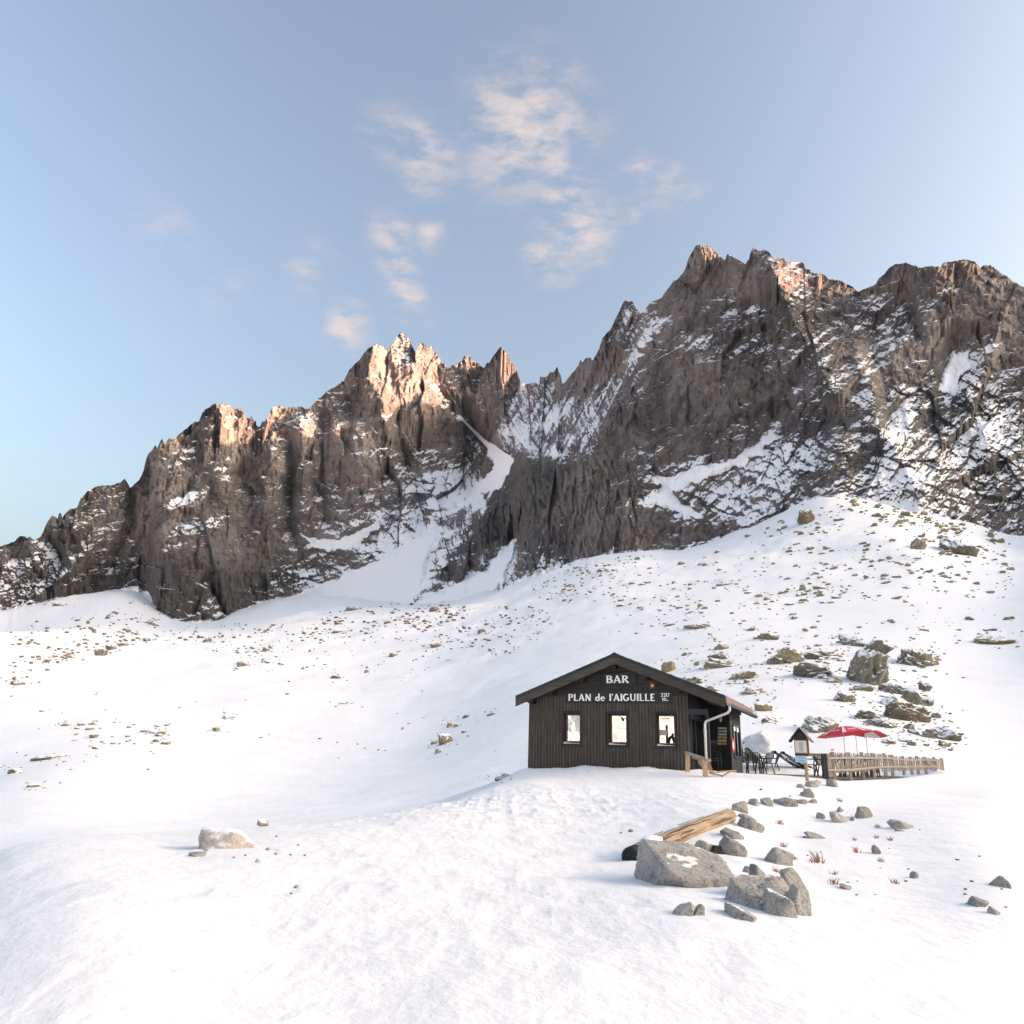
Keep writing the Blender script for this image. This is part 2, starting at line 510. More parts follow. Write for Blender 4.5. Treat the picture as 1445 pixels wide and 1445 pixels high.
def vnoise(x, y, seed=0):
    ix, iy = np.floor(x), np.floor(y)
    fx, fy = x - ix, y - iy
    ux, uy = fx * fx * fx * (fx * (fx * 6 - 15) + 10), fy * fy * fy * (fy * (fy * 6 - 15) + 10)
    a, b = h2(ix, iy, seed), h2(ix + 1, iy, seed)
    c, d = h2(ix, iy + 1, seed), h2(ix + 1, iy + 1, seed)
    return (a * (1 - ux) + b * ux) * (1 - uy) + (c * (1 - ux) + d * ux) * uy

def fbm(x, y, seed=0, octs=4, gain=.5, lac=2.03):
    t, a, n = 0, 1.0, 0
    for o in range(octs):
        t = t + a * (vnoise(x, y, seed + o * 17) - .5); n += a
        x, y, a = x * lac + 3.7, y * lac + 1.3, a * gain
    return t / n * 2          # about -1..1

def ridged(x, y, seed=0, octs=4):
    t, a, n = 0, 1.0, 0
    for o in range(octs):
        t = t + a * (1 - np.abs(vnoise(x, y, seed + o * 13) * 2 - 1)); n += a
        x, y, a = x * 2.1 + 1.7, y * 2.1 + 5.1, a * .5
    return t / n * 2 - 1

def facets(x, y, seed, tilt=1.0, step=.5):
    """broken rock: every point takes the tilted plane of its nearest jittered cell"""
    ix, iy = np.floor(x), np.floor(y)
    best = np.full(x.shape, 1e9); val = np.zeros(x.shape)
    for dx in (-1, 0, 1):
        for dy in (-1, 0, 1):
            cx, cy = ix + dx, iy + dy
            px = cx + .02 + .96 * h2(cx, cy, seed); py = cy + .02 + .96 * h2(cx, cy, seed + 1)
            ddx, ddy = x - px, y - py
            d = ddx * ddx + ddy * ddy
            gx = (h2(cx, cy, seed + 2) - .5) * 2 * tilt; gy = (h2(cx, cy, seed + 3) - .5) * 2 * tilt
            v = (h2(cx, cy, seed + 4) - .5) * 2 * step + gx * ddx + gy * ddy
            m = d < best
            best = np.where(m, d, best); val = np.where(m, v, val)
    return val

def tps(points, values, smooth=0.0):
    """linear polyharmonic interpolation through scattered points"""
    P = np.asarray(points, float); V = np.asarray(values, float)
    n = len(P)
    r = np.linalg.norm(P[:, None] - P[None], axis=2)
    A = np.zeros((n + 3, n + 3))
    K = np.where(r > 0, r * r * np.log(np.maximum(r, 1e-9)), 0)
    A[:n, :n] = K + np.eye(n) * smooth
    A[:n, n] = 1; A[:n, n + 1:] = P; A[n, :n] = 1; A[n + 1:, :n] = P.T
    w = np.linalg.solve(A, np.concatenate([V, np.zeros(3)]))
    def f(x, y):
        x = np.asarray(x, float); sh = x.shape
        q = np.stack([x.ravel(), np.asarray(y, float).ravel()], 1)
        out = np.empty(len(q))
        for i in range(0, len(q), 40000):
            s = q[i:i + 40000]
            rr2 = (s[:, None, 0] - P[None, :, 0]) ** 2 + (s[:, None, 1] - P[None, :, 1]) ** 2
            kk = .5 * rr2 * np.log(np.maximum(rr2, 1e-18))
            out[i:i + 40000] = kk @ w[:n] + w[n] + s @ w[n + 1:]
        return out.reshape(sh)
    return f

def poly_dist(px, py, pts):
    best = np.full(px.shape, 1e9)
    for (x0, y0), (x1, y1) in zip(pts[:-1], pts[1:]):
        dx, dy = x1 - x0, y1 - y0
        t = np.clip(((px - x0) * dx + (py - y0) * dy) / (dx * dx + dy * dy), 0, 1)
        best = np.minimum(best, np.hypot(px - x0 - t * dx, py - y0 - t * dy))
    return best

def poly_mask(px, py, pts, soft):
    inside = np.zeros(px.shape, bool)
    n = len(pts)
    for i in range(n):
        (x0, y0), (x1, y1) = pts[i], pts[(i + 1) % n]
        if y0 == y1: continue
        c = ((y0 > py) != (y1 > py)) & (px < (x1 - x0) * (py - y0) / (y1 - y0) + x0)
        inside ^= c
    d = poly_dist(px, py, list(pts) + [pts[0]])
    sd = np.where(inside, d, -d)
    return np.clip(sd / soft * .5 + .5, 0, 1)

# ------------------------------------------------------------------ mountain range
SKY = [(-400, 860), (-200, 815), (-100, 790), (0, 772), (14, 766), (20, 764), (28, 757), (33, 757), (39, 760), (42, 756.5), (48, 763), (56, 759), (60, 752), (66, 738), (73.5, 727), (80, 731),
(82, 733), (83, 725), (85.5, 722), (88, 731), (93, 724), (98, 719), (109, 716), (114, 703), (123, 694), (134, 687.5), (150, 685), (163, 683.5), (171, 680), (176, 676),
(181, 683), (183.5, 689), (186, 686), (190, 682), (196, 677.5), (202, 665), (207, 645), (213, 636), (219, 629), (222, 633), (226, 622), (229, 619.5), (232, 627), (235, 623),
(238, 619), (247, 620), (254, 612), (262, 606), (270, 599), (276, 594.5), (280, 596), (285, 585), (289, 577), (295, 575), (301, 571), (304, 570), (312, 569.5), (316, 569),
(322, 571), (326, 574), (331, 577), (336, 576), (340, 576), (344, 580), (348, 590), (352, 591), (354, 588), (358, 593), (361, 592), (362, 600), (367, 602), (370, 596),
(374, 594), (378, 588), (381, 579), (385, 574), (391, 573), (396, 573), (401, 574), (404, 578), (408, 574), (413, 574.5), (418, 576), (423, 574), (428, 575), (433, 577),
(436, 578), (441, 572), (447, 564), (455, 558), (463, 551), (474, 546), (477, 543), (482, 538), (485, 540), (488, 532), (493, 522), (502, 512), (507, 508), (515, 496),
(524, 489), (531, 485.5), (535, 486), (541, 489), (546, 494), (552, 488), (558, 480), (564, 470), (568, 469), (571, 472), (572, 477), (575, 476.5), (578, 478), (581, 487),
(586, 497), (588, 493), (592, 484), (594, 482), (599, 485), (602, 490), (605, 490), (609, 487.5), (612, 495), (617, 500), (621, 507), (625, 514), (627, 512), (629, 516),
(632, 521), (638, 514), (641, 516), (647, 511), (653, 508), (655, 501), (657, 506), (660, 503), (663, 502), (665, 508), (669, 510), (674, 512), (678, 516), (684, 519),
(686, 513), (691, 511), (694, 505), (697, 501), (702, 495), (707, 489.5), (711, 495), (717, 501), (722, 512), (726, 517), (732, 530), (735, 541), (741, 542), (750, 541),
(757, 540), (761, 544), (762, 531), (768, 533), (773, 530), (776, 526), (783, 525), (786, 517), (789, 526), (792, 530), (793, 541), (797, 540), (802, 533), (807, 526),
(813, 521), (817, 513), (819, 508), (822, 512), (827, 505), (833, 505), (836, 510), (840, 502), (845, 494), (850, 477), (856, 470), (861, 466), (866, 455), (870, 447),
(874, 439), (879, 428), (883, 423.5), (889, 425), (894, 425), (895, 432), (899, 434), (902, 441), (907, 438), (913, 433), (918, 426), (925, 424), (934, 420), (938, 413),
(945, 405), (950, 398), (957, 393), (963, 387), (968, 378), (971, 366), (976, 357), (981, 347), (985, 344), (989, 346.5), (993, 349), (998, 347), (1002, 349), (1007, 354),
(1012, 358), (1017, 363), (1021, 366), (1024, 366), (1025, 358.5), (1031, 360), (1037, 365), (1042, 367), (1049, 370), (1052, 372), (1057, 366), (1059, 355), (1063, 348),
(1067, 351), (1073, 355), (1078, 353), (1085, 354), (1089, 360), (1093, 364), (1098, 365), (1105, 364), (1113, 369), (1122, 370), (1127, 369), (1135, 371), (1136, 378),
(1143, 381), (1149, 386), (1158, 386), (1165, 389), (1171, 394), (1178, 395), (1184, 394), (1192, 399), (1200, 402), (1206, 406), (1210, 412), (1215, 410), (1220, 408),
(1228, 404), (1235, 401), (1240, 393), (1248, 386), (1255, 378), (1263, 373), (1270, 372), (1278, 371), (1285, 374), (1292, 375), (1300, 378), (1308, 376), (1318, 376),
(1327, 377), (1331, 370), (1340, 370), (1350, 368), (1358, 366), (1365, 366), (1370, 368), (1376, 370), (1384, 378), (1388, 374), (1398, 375), (1407, 380), (1415, 386),
(1425, 393), (1431, 398), (1445, 405), (1475, 418), (1510, 405), (1560, 440), (1640, 470), (1750, 520), (1900, 590)]
BASE = [(-400, 900), (-100, 885), (0, 868), (14, 864), (40, 857), (70, 848), (100, 843), (150, 836), (190, 830), (208, 836), (222, 866), (258, 879), (315, 877), (335, 862), (400, 844), (440, 838), (480, 842),
(540, 850), (580, 855), (640, 850), (700, 834), (715, 829), (740, 817), (800, 797), (850, 786), (900, 779), (990, 777), (1005, 762), (1060, 748), (1100, 728), (1130, 712), (1160, 700), (1200, 698), (1250, 712),
(1300, 722), (1350, 736), (1400, 752), (1431, 760), (1475, 775), (1560, 800), (1750, 850), (1900, 900)]
DEPTH = [(-350, 890, 1400), (-350, 830, 1900), (-100, 870, 1450), (-100, 800, 1900), (0, 868, 1450), (10, 775, 1850), (100, 843, 1450), (110, 720, 2050), (200, 836, 1430), (180, 690, 2150), (260, 879, 1280), (255, 780, 1500), (220, 640, 2350),
(320, 875, 1300), (312, 572, 2500), (318, 665, 2330), (290, 720, 1950), (340, 780, 1600), (390, 740, 1760), (400, 810, 1520), (385, 576, 2420), (425, 600, 2080), (425, 700, 1880), (430, 750, 1680), (470, 818, 1420), (480, 765, 1620), (470, 845, 1240), (500, 690, 1760),
(470, 560, 2150), (530, 488, 2120), (540, 590, 1920), (566, 470, 2300), (600, 485, 2350), (625, 520, 2420), (580, 700, 1800), (610, 740, 1620), (580, 800, 1280), (655, 505, 2550), (640, 560, 2380), (707, 490, 2500), (710, 570, 2350),
(695, 640, 2100), (672, 695, 1900), (620, 752, 1480), (580, 853, 1030), (640, 790, 1180), (680, 720, 1360), (640, 845, 960), (720, 690, 1330), (730, 640, 1480), (760, 625, 1560), (760, 537, 2500), (788, 520, 2350), (800, 562, 1950), (720, 800, 960), (712, 829, 880),
(728, 765, 1130), (745, 810, 830), (800, 700, 1020), (800, 630, 1300), (850, 480, 1620), (840, 560, 1520), (880, 425, 1620), (800, 796, 800), (850, 740, 830), (900, 778, 750), (900, 640, 1010), (930, 670, 950), (985, 345, 1480), (960, 420, 1420), (1000, 500, 1210), (1010, 620, 1040),
(990, 776, 720), (1000, 700, 850), (1065, 348, 1560), (1060, 420, 1420), (1092, 392, 1330), (1130, 430, 1330), (1130, 520, 1180), (1130, 620, 980), (1100, 725, 700), (1180, 660, 760), (1195, 400, 1720), (1210, 413, 1780), (1200, 520, 1330), (1290, 376, 1720), (1365, 367, 1720),
(1360, 460, 1560), (1340, 540, 1400), (1290, 620, 1010), (1250, 712, 680), (1300, 690, 740), (1431, 398, 1680), (1431, 600, 1200), (1431, 758, 700), (1390, 690, 860), (1560, 440, 1650), (1560, 800, 720), (1750, 520, 1700), (1750, 850, 800), (1900, 600, 1700), (1900, 890, 900)]
# (points, half width px, depth px): + gully, - rib
LINES = [
 ([(300, 572), (296, 610), (295, 650), (312, 690)], 34, -22), ([(360, 600), (366, 640), (340, 670)], 22, 20), ([(408, 640), (410, 690), (409, 750)], 16, 26), ([(385, 640), (375, 690), (372, 755)], 26, -24),
 ([(428, 596), (424, 640), (430, 720)], 20, -16), ([(531, 486), (516, 530), (545, 575), (556, 600)], 34, -26), ([(560, 590), (568, 640), (582, 690), (600, 745)], 20, 34), ([(548, 500), (553, 545), (548, 580)], 14, 14),
 ([(455, 590), (452, 660), (458, 740)], 18, 20), ([(500, 620), (510, 690), (520, 740)], 32, -22), ([(610, 535), (640, 575), (668, 605)], 14, 22), ([(575, 478), (585, 530), (600, 590)], 30, -18), ([(707, 490), (715, 540), (690, 580)], 30, -24), ([(650, 505), (668, 580)], 28, -14),
 ([(640, 600), (640, 660), (665, 730)], 34, -22), ([(200, 650), (196, 720), (240, 800)], 24, -16), ([(183, 688), (186, 740), (160, 800)], 16, 22), ([(90, 725), (120, 780), (60, 840)], 20, -14), ([(62, 752), (90, 800)], 12, 16), ([(265, 690), (250, 760)], 18, 16),
 ([(660, 610), (695, 640), (725, 655)], 16, 22), ([(700, 680), (675, 700), (620, 745), (600, 800)], 16, 20), ([(728, 760), (712, 828)], 14, 18), ([(705, 700), (680, 740), (640, 790), (585, 850)], 26, -16), ([(745, 640), (720, 700), (735, 760)], 30, -20),
 ([(790, 560), (750, 620)], 14, 14), ([(925, 440), (860, 540), (805, 610)], 16, 16), ([(870, 480), (810, 560), (790, 600)], 20, -14), ([(985, 345), (960, 430), (930, 500), (860, 590), (800, 690), (760, 790)], 46, -26), ([(1092, 396), (1130, 470), (1180, 560)], 42, -40),
 ([(1062, 420), (1040, 480)], 18, 20), ([(1145, 500), (1110, 560), (1060, 650)], 16, 18), ([(1150, 540), (1120, 660), (1110, 700)], 26, -20), ([(1040, 560), (1030, 630)], 60, -14), ([(915, 660), (880, 700), (900, 770)], 40, -16), ([(1210, 415), (1240, 500), (1260, 600)], 24, 26),
 ([(1280, 430), (1300, 480)], 12, 22), ([(1345, 480), (1340, 560), (1310, 600)], 26, 18), ([(1390, 500), (1370, 560), (1400, 640)], 34, -18), ([(1230, 540), (1250, 620), (1290, 680)], 30, -24), ([(1320, 380), (1300, 470)], 40, -14), ([(1180, 620), (1150, 690)], 22, -14), ([(1330, 610), (1380, 700)], 30, 16)]
SNOWP = [  # (polygon, soft px, weight)
 ([(318, 880), (335, 860), (400, 842), (440, 830), (470, 814), (500, 802), (560, 775), (600, 748), (612, 728), (619, 745), (603, 800), (592, 830), (578, 862), (440, 900)], 5, 1),
 ([(421, 750), (450, 758), (475, 760), (500, 752), (513, 745), (535, 724), (538, 732), (520, 755), (500, 770), (466, 781), (440, 770)], 4, .9),
 ([(639, 583), (656, 590), (686, 619), (709, 633), (729, 648), (716, 672), (707, 687), (690, 692), (672, 700), (671, 686), (690, 668), (696, 656), (692, 640), (662, 607)], 4, .95),
 ([(728, 757), (731, 772), (720, 800), (710, 832), (680, 850), (579, 858), (600, 845), (632, 829), (665, 812), (686, 799)], 4, 1),
 ([(935, 446), (905, 500), (872, 540), (840, 575), (815, 592), (820, 575), (850, 545), (880, 508), (900, 470)], 9, .55),
 ([(917, 660), (940, 668), (963, 660), (1000, 652), (1036, 642), (1095, 610), (1102, 618), (1075, 645), (1040, 664), (985, 684), (953, 700), (985, 724), (970, 730), (940, 720), (903, 714), (915, 700), (930, 690)], 6, .85),
 ([(1322, 545), (1340, 500), (1342, 480), (1350, 498), (1374, 496), (1372, 520), (1357, 540), (1350, 560), (1325, 556)], 6, .8),
 ([(1130, 720), (1155, 688), (1185, 690), (1215, 665), (1237, 648), (1273, 640), (1320, 680), (1345, 720), (1385, 755), (1300, 740), (1200, 715)], 14, .55),
 ([(1205, 422), (1240, 412), (1262, 412), (1245, 430), (1238, 440), (1215, 432)], 5, .6), ([(1040, 436), (1085, 428), (1080, 440), (1055, 442)], 5, .6),
 ([(233, 710), (268, 690), (292, 690), (270, 705), (240, 718)], 5, .6), ([(300, 655), (330, 632), (354, 640), (345, 655), (322, 676), (312, 668)], 7, .5), ([(240, 655), (270, 636), (273, 643), (235, 668)], 5, .6), ([(250, 740), (310, 725), (330, 715), (300, 750), (235, 765)], 7, .45),
 ([(362, 613), (368, 605), (372, 622), (366, 640), (355, 640)], 5, .7), ([(547, 502), (575, 500), (585, 515), (560, 510)], 5, .6), ([(755, 600), (800, 565), (850, 550), (830, 580), (775, 610)], 9, .4), ([(768, 640), (785, 628), (800, 645), (785, 655)], 6, .6), ([(60, 764), (85, 790), (75, 790), (55, 770)], 5, .5),
 ([(100, 845), (205, 815), (240, 815), (215, 850), (100, 860), (20, 870)], 8, .6), ([(1370, 590), (1431, 620), (1431, 650), (1395, 625)], 8, .5), ([(900, 780), (905, 765), (850, 770), (740, 805), (720, 826), (800, 805)], 8, .45), ([(1000, 690), (1100, 670), (1140, 690), (1060, 740), (1010, 745)], 10, .35),
 ([(1190, 800), (1190, 690), (1290, 660), (1360, 700), (1431, 740), (1470, 900)], 16, .25)]
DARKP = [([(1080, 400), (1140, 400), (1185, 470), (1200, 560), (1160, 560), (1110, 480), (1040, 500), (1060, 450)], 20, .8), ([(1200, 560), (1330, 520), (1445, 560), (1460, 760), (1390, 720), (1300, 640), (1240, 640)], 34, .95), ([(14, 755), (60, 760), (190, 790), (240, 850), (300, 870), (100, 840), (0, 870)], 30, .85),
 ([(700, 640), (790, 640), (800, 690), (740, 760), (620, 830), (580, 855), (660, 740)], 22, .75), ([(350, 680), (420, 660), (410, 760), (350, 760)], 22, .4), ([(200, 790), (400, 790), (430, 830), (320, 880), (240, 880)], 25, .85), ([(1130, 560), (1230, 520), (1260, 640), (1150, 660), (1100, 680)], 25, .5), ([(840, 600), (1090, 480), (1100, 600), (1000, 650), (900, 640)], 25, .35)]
BAREP = [([(735, 650), (800, 640), (860, 600), (900, 650), (905, 715), (990, 735), (1000, 775), (900, 782), (800, 800), (735, 825), (735, 760)], 16, .36), ([(705, 700), (735, 650), (765, 690), (728, 755), (690, 795), (640, 830), (575, 856), (640, 785)], 10, .34),
 ([(930, 520), (1090, 500), (1115, 590), (1010, 640), (905, 650), (870, 600)], 22, .32), ([(390, 600), (640, 600), (665, 690), (605, 735), (540, 720), (400, 745)], 26, .04), ([(985, 760), (1005, 700), (1060, 690), (1150, 690), (1100, 730), (1010, 770)], 12, .12), ([(1120, 560), (1240, 540), (1200, 640), (1120, 690)], 20, .12), ([(975, 345), (1180, 395), (1160, 460), (1040, 430), (960, 440)], 20, .12), ([(1300, 380), (1430, 400), (1430, 470), (1330, 470)], 20, .16)]
depth_rbf = tps([(a / 100, b / 100) for a, b, c in DEPTH], [math.log(c) for a, b, c in DEPTH], .002)

_fx = np.arange(-400, 1901, 10.0)
_fy = np.interp(_fx, [q[0] for q in BASE], [q[1] for q in BASE]); _sy = np.interp(_fx, [q[0] for q in SKY], [q[1] for q in SKY])
_f, _s = np.exp(depth_rbf(_fx / 100, _fy / 100)), np.exp(depth_rbf(_fx / 100, _sy / 100))
_rd = np.interp(_fx, [-400, 0, 100, 200, 312, 390, 480, 566, 640, 707, 760, 800, 850, 900, 985, 1065, 1200, 1431, 1900], [1620, 1570, 1540, 1530, 1530, 1570, 1640, 1730, 1770, 1780, 1650, 1330, 1240, 1190, 1100, 1070, 1010, 1040, 1250])
wall_k = (_rd - _f) / np.maximum(_s - _f, 1)
wall_k = np.clip(np.convolve(np.pad(wall_k, 4, 'edge'), np.ones(9) / 9, 'valid'), .1, 1.2)

def depth_base(px, py):
    px, py = np.asarray(px, float), np.asarray(py, float)
    d = np.exp(depth_rbf(px / 100, py / 100))
    fx = np.arange(-400, 1901, 10.0)
    fy = np.interp(fx, [q[0] for q in BASE], [q[1] for q in BASE])
    foot = np.interp(px, fx, np.exp(depth_rbf(fx / 100, fy / 100)))
    return foot + (d - foot) * np.interp(px, fx, wall_k)          # the walls stand about 55 degrees steep

SNOW_NZ = .59
def build_mountains():
    px = np.concatenate([np.linspace(-400, -12, 90), np.linspace(-11, 1456, 1500), np.linspace(1457, 1900, 90)])
    nu, nv, nb = len(px), 400, 7
    sk = np.interp(px, [a for a, b in SKY], [b for a, b in SKY])
    ba = np.interp(px, [a for a, b in BASE], [b for a, b in BASE])
    # fine teeth along the crest
    sk = sk + 1.6 * fbm(px / 5.0, px * 0 + 2.2, 5, 3) + .8 * fbm(px / 1.7, px * 0 + 9.2, 6, 2)
    t = np.linspace(0, 1, nv)
    t = t ** .92
    PX = np.repeat(px[None], nv, 0)
    PY = (ba + 42)[None] * (1 - t[:, None]) + sk[None] * t[:, None]
    d0 = depth_base(PX, PY)
    mpp = d0 / F
    snowm = np.zeros(PX.shape)
    for pg, soft, w in SNOWP:
        edge = 9 * fbm(PX / 14, PY / 14, 71, 3)
        snowm = np.maximum(snowm, w * poly_mask(PX + edge * .5, PY + edge * .6, pg, soft))
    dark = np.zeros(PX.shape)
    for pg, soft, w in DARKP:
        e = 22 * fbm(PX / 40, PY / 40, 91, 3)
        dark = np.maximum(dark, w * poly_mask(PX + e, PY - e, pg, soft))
    rockw = 1 - .93 * np.clip((snowm - .5) * 2.2, 0, 1)
    # fall off of relief toward the skyline keeps the crest where it is
    wx = PX + 4 * fbm(PX / 30, PY / 30, 21, 3)
    wy = PY + 4 * fbm(PX / 30, PY / 30, 22, 3)
    D = np.zeros(PX.shape)
    for pts, w, a in LINES:
        d = poly_dist(wx, wy, pts)
        D += a * np.clip(1 - d / w, 0, 1) ** 1.3
    # steep walls left, slanting slabs right
    k = np.clip((PX - 650) / 250, 0, 1)
    rx = wx * 1.0 + wy * (.10 + .38 * k); ry = wy - wx * .42 * k
    D += 20 * facets(rx / 62, ry / 100, 101, 1.0, .6)
    D += 9.5 * facets(rx / 25 + 3, ry / 38, 131, 1.1, .6)
    D += 4.2 * facets(rx / 10.5, ry / 14, 151, 1.0, .65)
    D += 2.2 * facets(rx / 4.6, ry / 5.2, 171, 1.0, .7)
    D += 3.5 * ridged(rx / 36, ry / 52, 61, 4) * -1
    D += 1.2 * fbm(PX / 3.1, PY / 2.6, 81, 2)
    # ledges: tread and riser steps running along the slabs
    q = (ry + 10 * fbm(rx / 40, ry / 40, 33, 3)) / 17.0
    fr = q - np.floor(q)
    D += (-(fr - .5) * 5) * np.clip(.45 + 1.1 * fbm(rx / 60, ry / 40, 35, 3), 0, 1)
    Dd = d0 + D * mpp * rockw
    # walls do not overhang much: each row may come only a little nearer than the one below it
    step = (PY[:-1] - PY[1:]) * mpp[1:] * .6
    for i in range(1, nv):
        Dd[i] = np.maximum(Dd[i], Dd[i - 1] - step[i - 1])
    # keep the relief from reaching in front of the snow line at the foot
    x, y, z = ray(PX, PY)
    V = np.stack([x * Dd, y * Dd, z * Dd], 2)
    du = np.gradient(V, axis=1); dv = np.gradient(V, axis=0)
    nrm = np.cross(du, dv)
    nrm /= np.linalg.norm(nrm, axis=2, keepdims=True) + 1e-12
    nz = nrm[..., 2]
    nz = np.where(nrm[..., 0] * x + nrm[..., 1] * y + nrm[..., 2] * z > 0, -nz, nz)
    def box(a, ky, kx):
        for ax, k in ((0, ky), (1, kx)):
            p = np.pad(a, [(k + 1, k) if q == ax else (0, 0) for q in (0, 1)], 'edge')
            c = np.cumsum(p, axis=ax)
            a = (np.take(c, range(2 * k + 1, c.shape[ax]), ax) - np.take(c, range(0, c.shape[ax] - 2 * k - 1), ax)) / (2 * k + 1)
        return a
    nz = .72 * nz + .28 * box(nz, 2, 4)
    patch = fbm(PX / 70, PY / 50, 44, 3)
    patch2 = fbm((PX * .80 + PY * .60 * (1.2 - k)) / 30, (PY * .85 + PX * (.34 * k + .26)) / 6.5, 47, 4)
    s = .5 + (nz - SNOW_NZ + .24 * patch + .27 * patch2 + np.clip(snowm, 0, .7) * .42) * 1.3
    s = s - .34 * poly_mask(PX, PY, [(215, 640), (300, 660), (360, 690), (400, 780), (330, 850), (235, 810), (205, 720)], 40) * (snowm < .3)
    for pg, soft, w in BAREP:
        e = 14 * fbm(PX / 30, PY / 30, 95, 3)
        s = s - w * poly_mask(PX + e, PY - e, pg, soft) * (snowm < .5)
    s = np.clip(s, -.4, 1.1)
    full = np.clip((snowm - .62) / .2, 0, 1)
    s = s * (1 - full) + full * 1.05
    # the bottom band joins the snow slope
    foot = np.clip(1 - (ba[None] - PY) / 10.0, 0, 1)
    s = np.maximum(s, foot * 1.0 - .25 + .5 * patch2)
    # back of the crest
    rows, sn, dk = [V], [s], [dark]
    for j in range(1, nb + 1):
        q = V[-1] * 1.0
        hx, hy = x[-1], y[-1]
        g = j / nb
        back = Dd[-1] * (1 + .018 * j) + 5 * j
        zz = V[-1, :, 2] * (1 - .14 * j - .02 * j * fbm(px / 20, px * 0 + j, 9, 2))
        rows.append(np.stack([hx * back, hy * back, zz], 1)[None]); sn.append(np.full((1, nu), .2)); dk.append(np.zeros((1, nu)))
    V = np.concatenate(rows, 0); s = np.concatenate(sn, 0); dk = np.concatenate(dk, 0)
    R, C = V.shape[:2]
    idx = np.arange(R * C).reshape(R, C)
    q = np.stack([idx[:-1, :-1], idx[:-1, 1:], idx[1:, 1:], idx[1:, :-1]], 2).reshape(-1, 4)
    me = np_mesh('mountain', V.reshape(-1, 3), q, False)
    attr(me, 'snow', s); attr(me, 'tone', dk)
    return tag(link('mountain', me, None, 'mountain'), 'jagged granite peaks dusted with snow rising behind the hut', None, None, 'structure')

build_mountains()

# unseen ridge added beyond the right edge, crest shaped to keep sun off the valley
def build_shading_ridge():
    s0 = 8000.0
    a = Vector((math.sin(SUN_AZ), math.cos(SUN_AZ), 0)); p = Vector((-a.y, a.x, 0))       # p points away to the left of the sun
    t = np.linspace(-2600, 3800, 260)
    H = np.interp(t, RIDGE_T, RIDGE_H) + 18 * fbm(t / 160, t * 0, 3, 4) + 8 * ridged(t / 40, t * 0 + 3, 4, 3)
    prof = [(-1500, 0.0), (-900, .34), (-420, .68), (-120, .92), (0, 1.0), (160, .9), (600, .6), (1600, .0)]
    V = np.zeros((len(prof), len(t), 3))
    for i, (d, h) in enumerate(prof):
        jit = 60 * fbm(t / 90, t * 0 + i * 7, 5, 3) * (1 if 0 < h < 1 else 0)
        V[i, :, 0] = a.x * (s0 + d + jit) + p.x * t
        V[i, :, 1] = a.y * (s0 + d + jit) + p.y * t
        V[i, :, 2] = -120 + (H + 120) * h + (0 if h in (0, 1) else 1) * 30 * fbm(t / 60, t * 0 + i, 8, 3)
    R, C = V.shape[:2]
    idx = np.arange(R * C).reshape(R, C)
    q = np.stack([idx[:-1, :-1], idx[:-1, 1:], idx[1:, 1:], idx[1:, :-1]], 2).reshape(-1, 4)
    me = np_mesh('hill', V.reshape(-1, 3), q)
    attr(me, 'snow', np.clip(.45 + .4 * fbm(V[..., 0] / 200, V[..., 1] / 200, 3, 3), 0, 1)); attr(me, 'tone', np.zeros(R * C))
    tag(link('hill', me, None, 'mountain'), 'unseen ridge added to shade the valley, crest shaped to leave the peaks sunlit', None, None, 'structure')

RIDGE_T = [-2587, -587, 13, 513, 863, 923, 973, 1044, 1083, 1130, 1252, 1306, 1360, 1403, 1466, 1514, 1614, 1679, 1743, 1836, 2486, 3786]
RIDGE_H = [2015, 2115, 2215, 2255, 2275, 2290, 2335, 2447, 2499, 2479, 2404, 2389, 2407, 2495, 2537, 2560, 2585, 2662, 2729, 2739, 2719, 2639]
build_shading_ridge()
# ------------------------------------------------------------------ snow ground
HX, HY, HZ, HTH = .8835, 30.2387, -.4101, .4176      # hut: front left corner and turn

def hut_pt(x, y, z=0.0):
    return Vector((HX + x * math.cos(HTH) + y * math.sin(HTH), HY - x * math.sin(HTH) + y * math.cos(HTH), HZ + z))

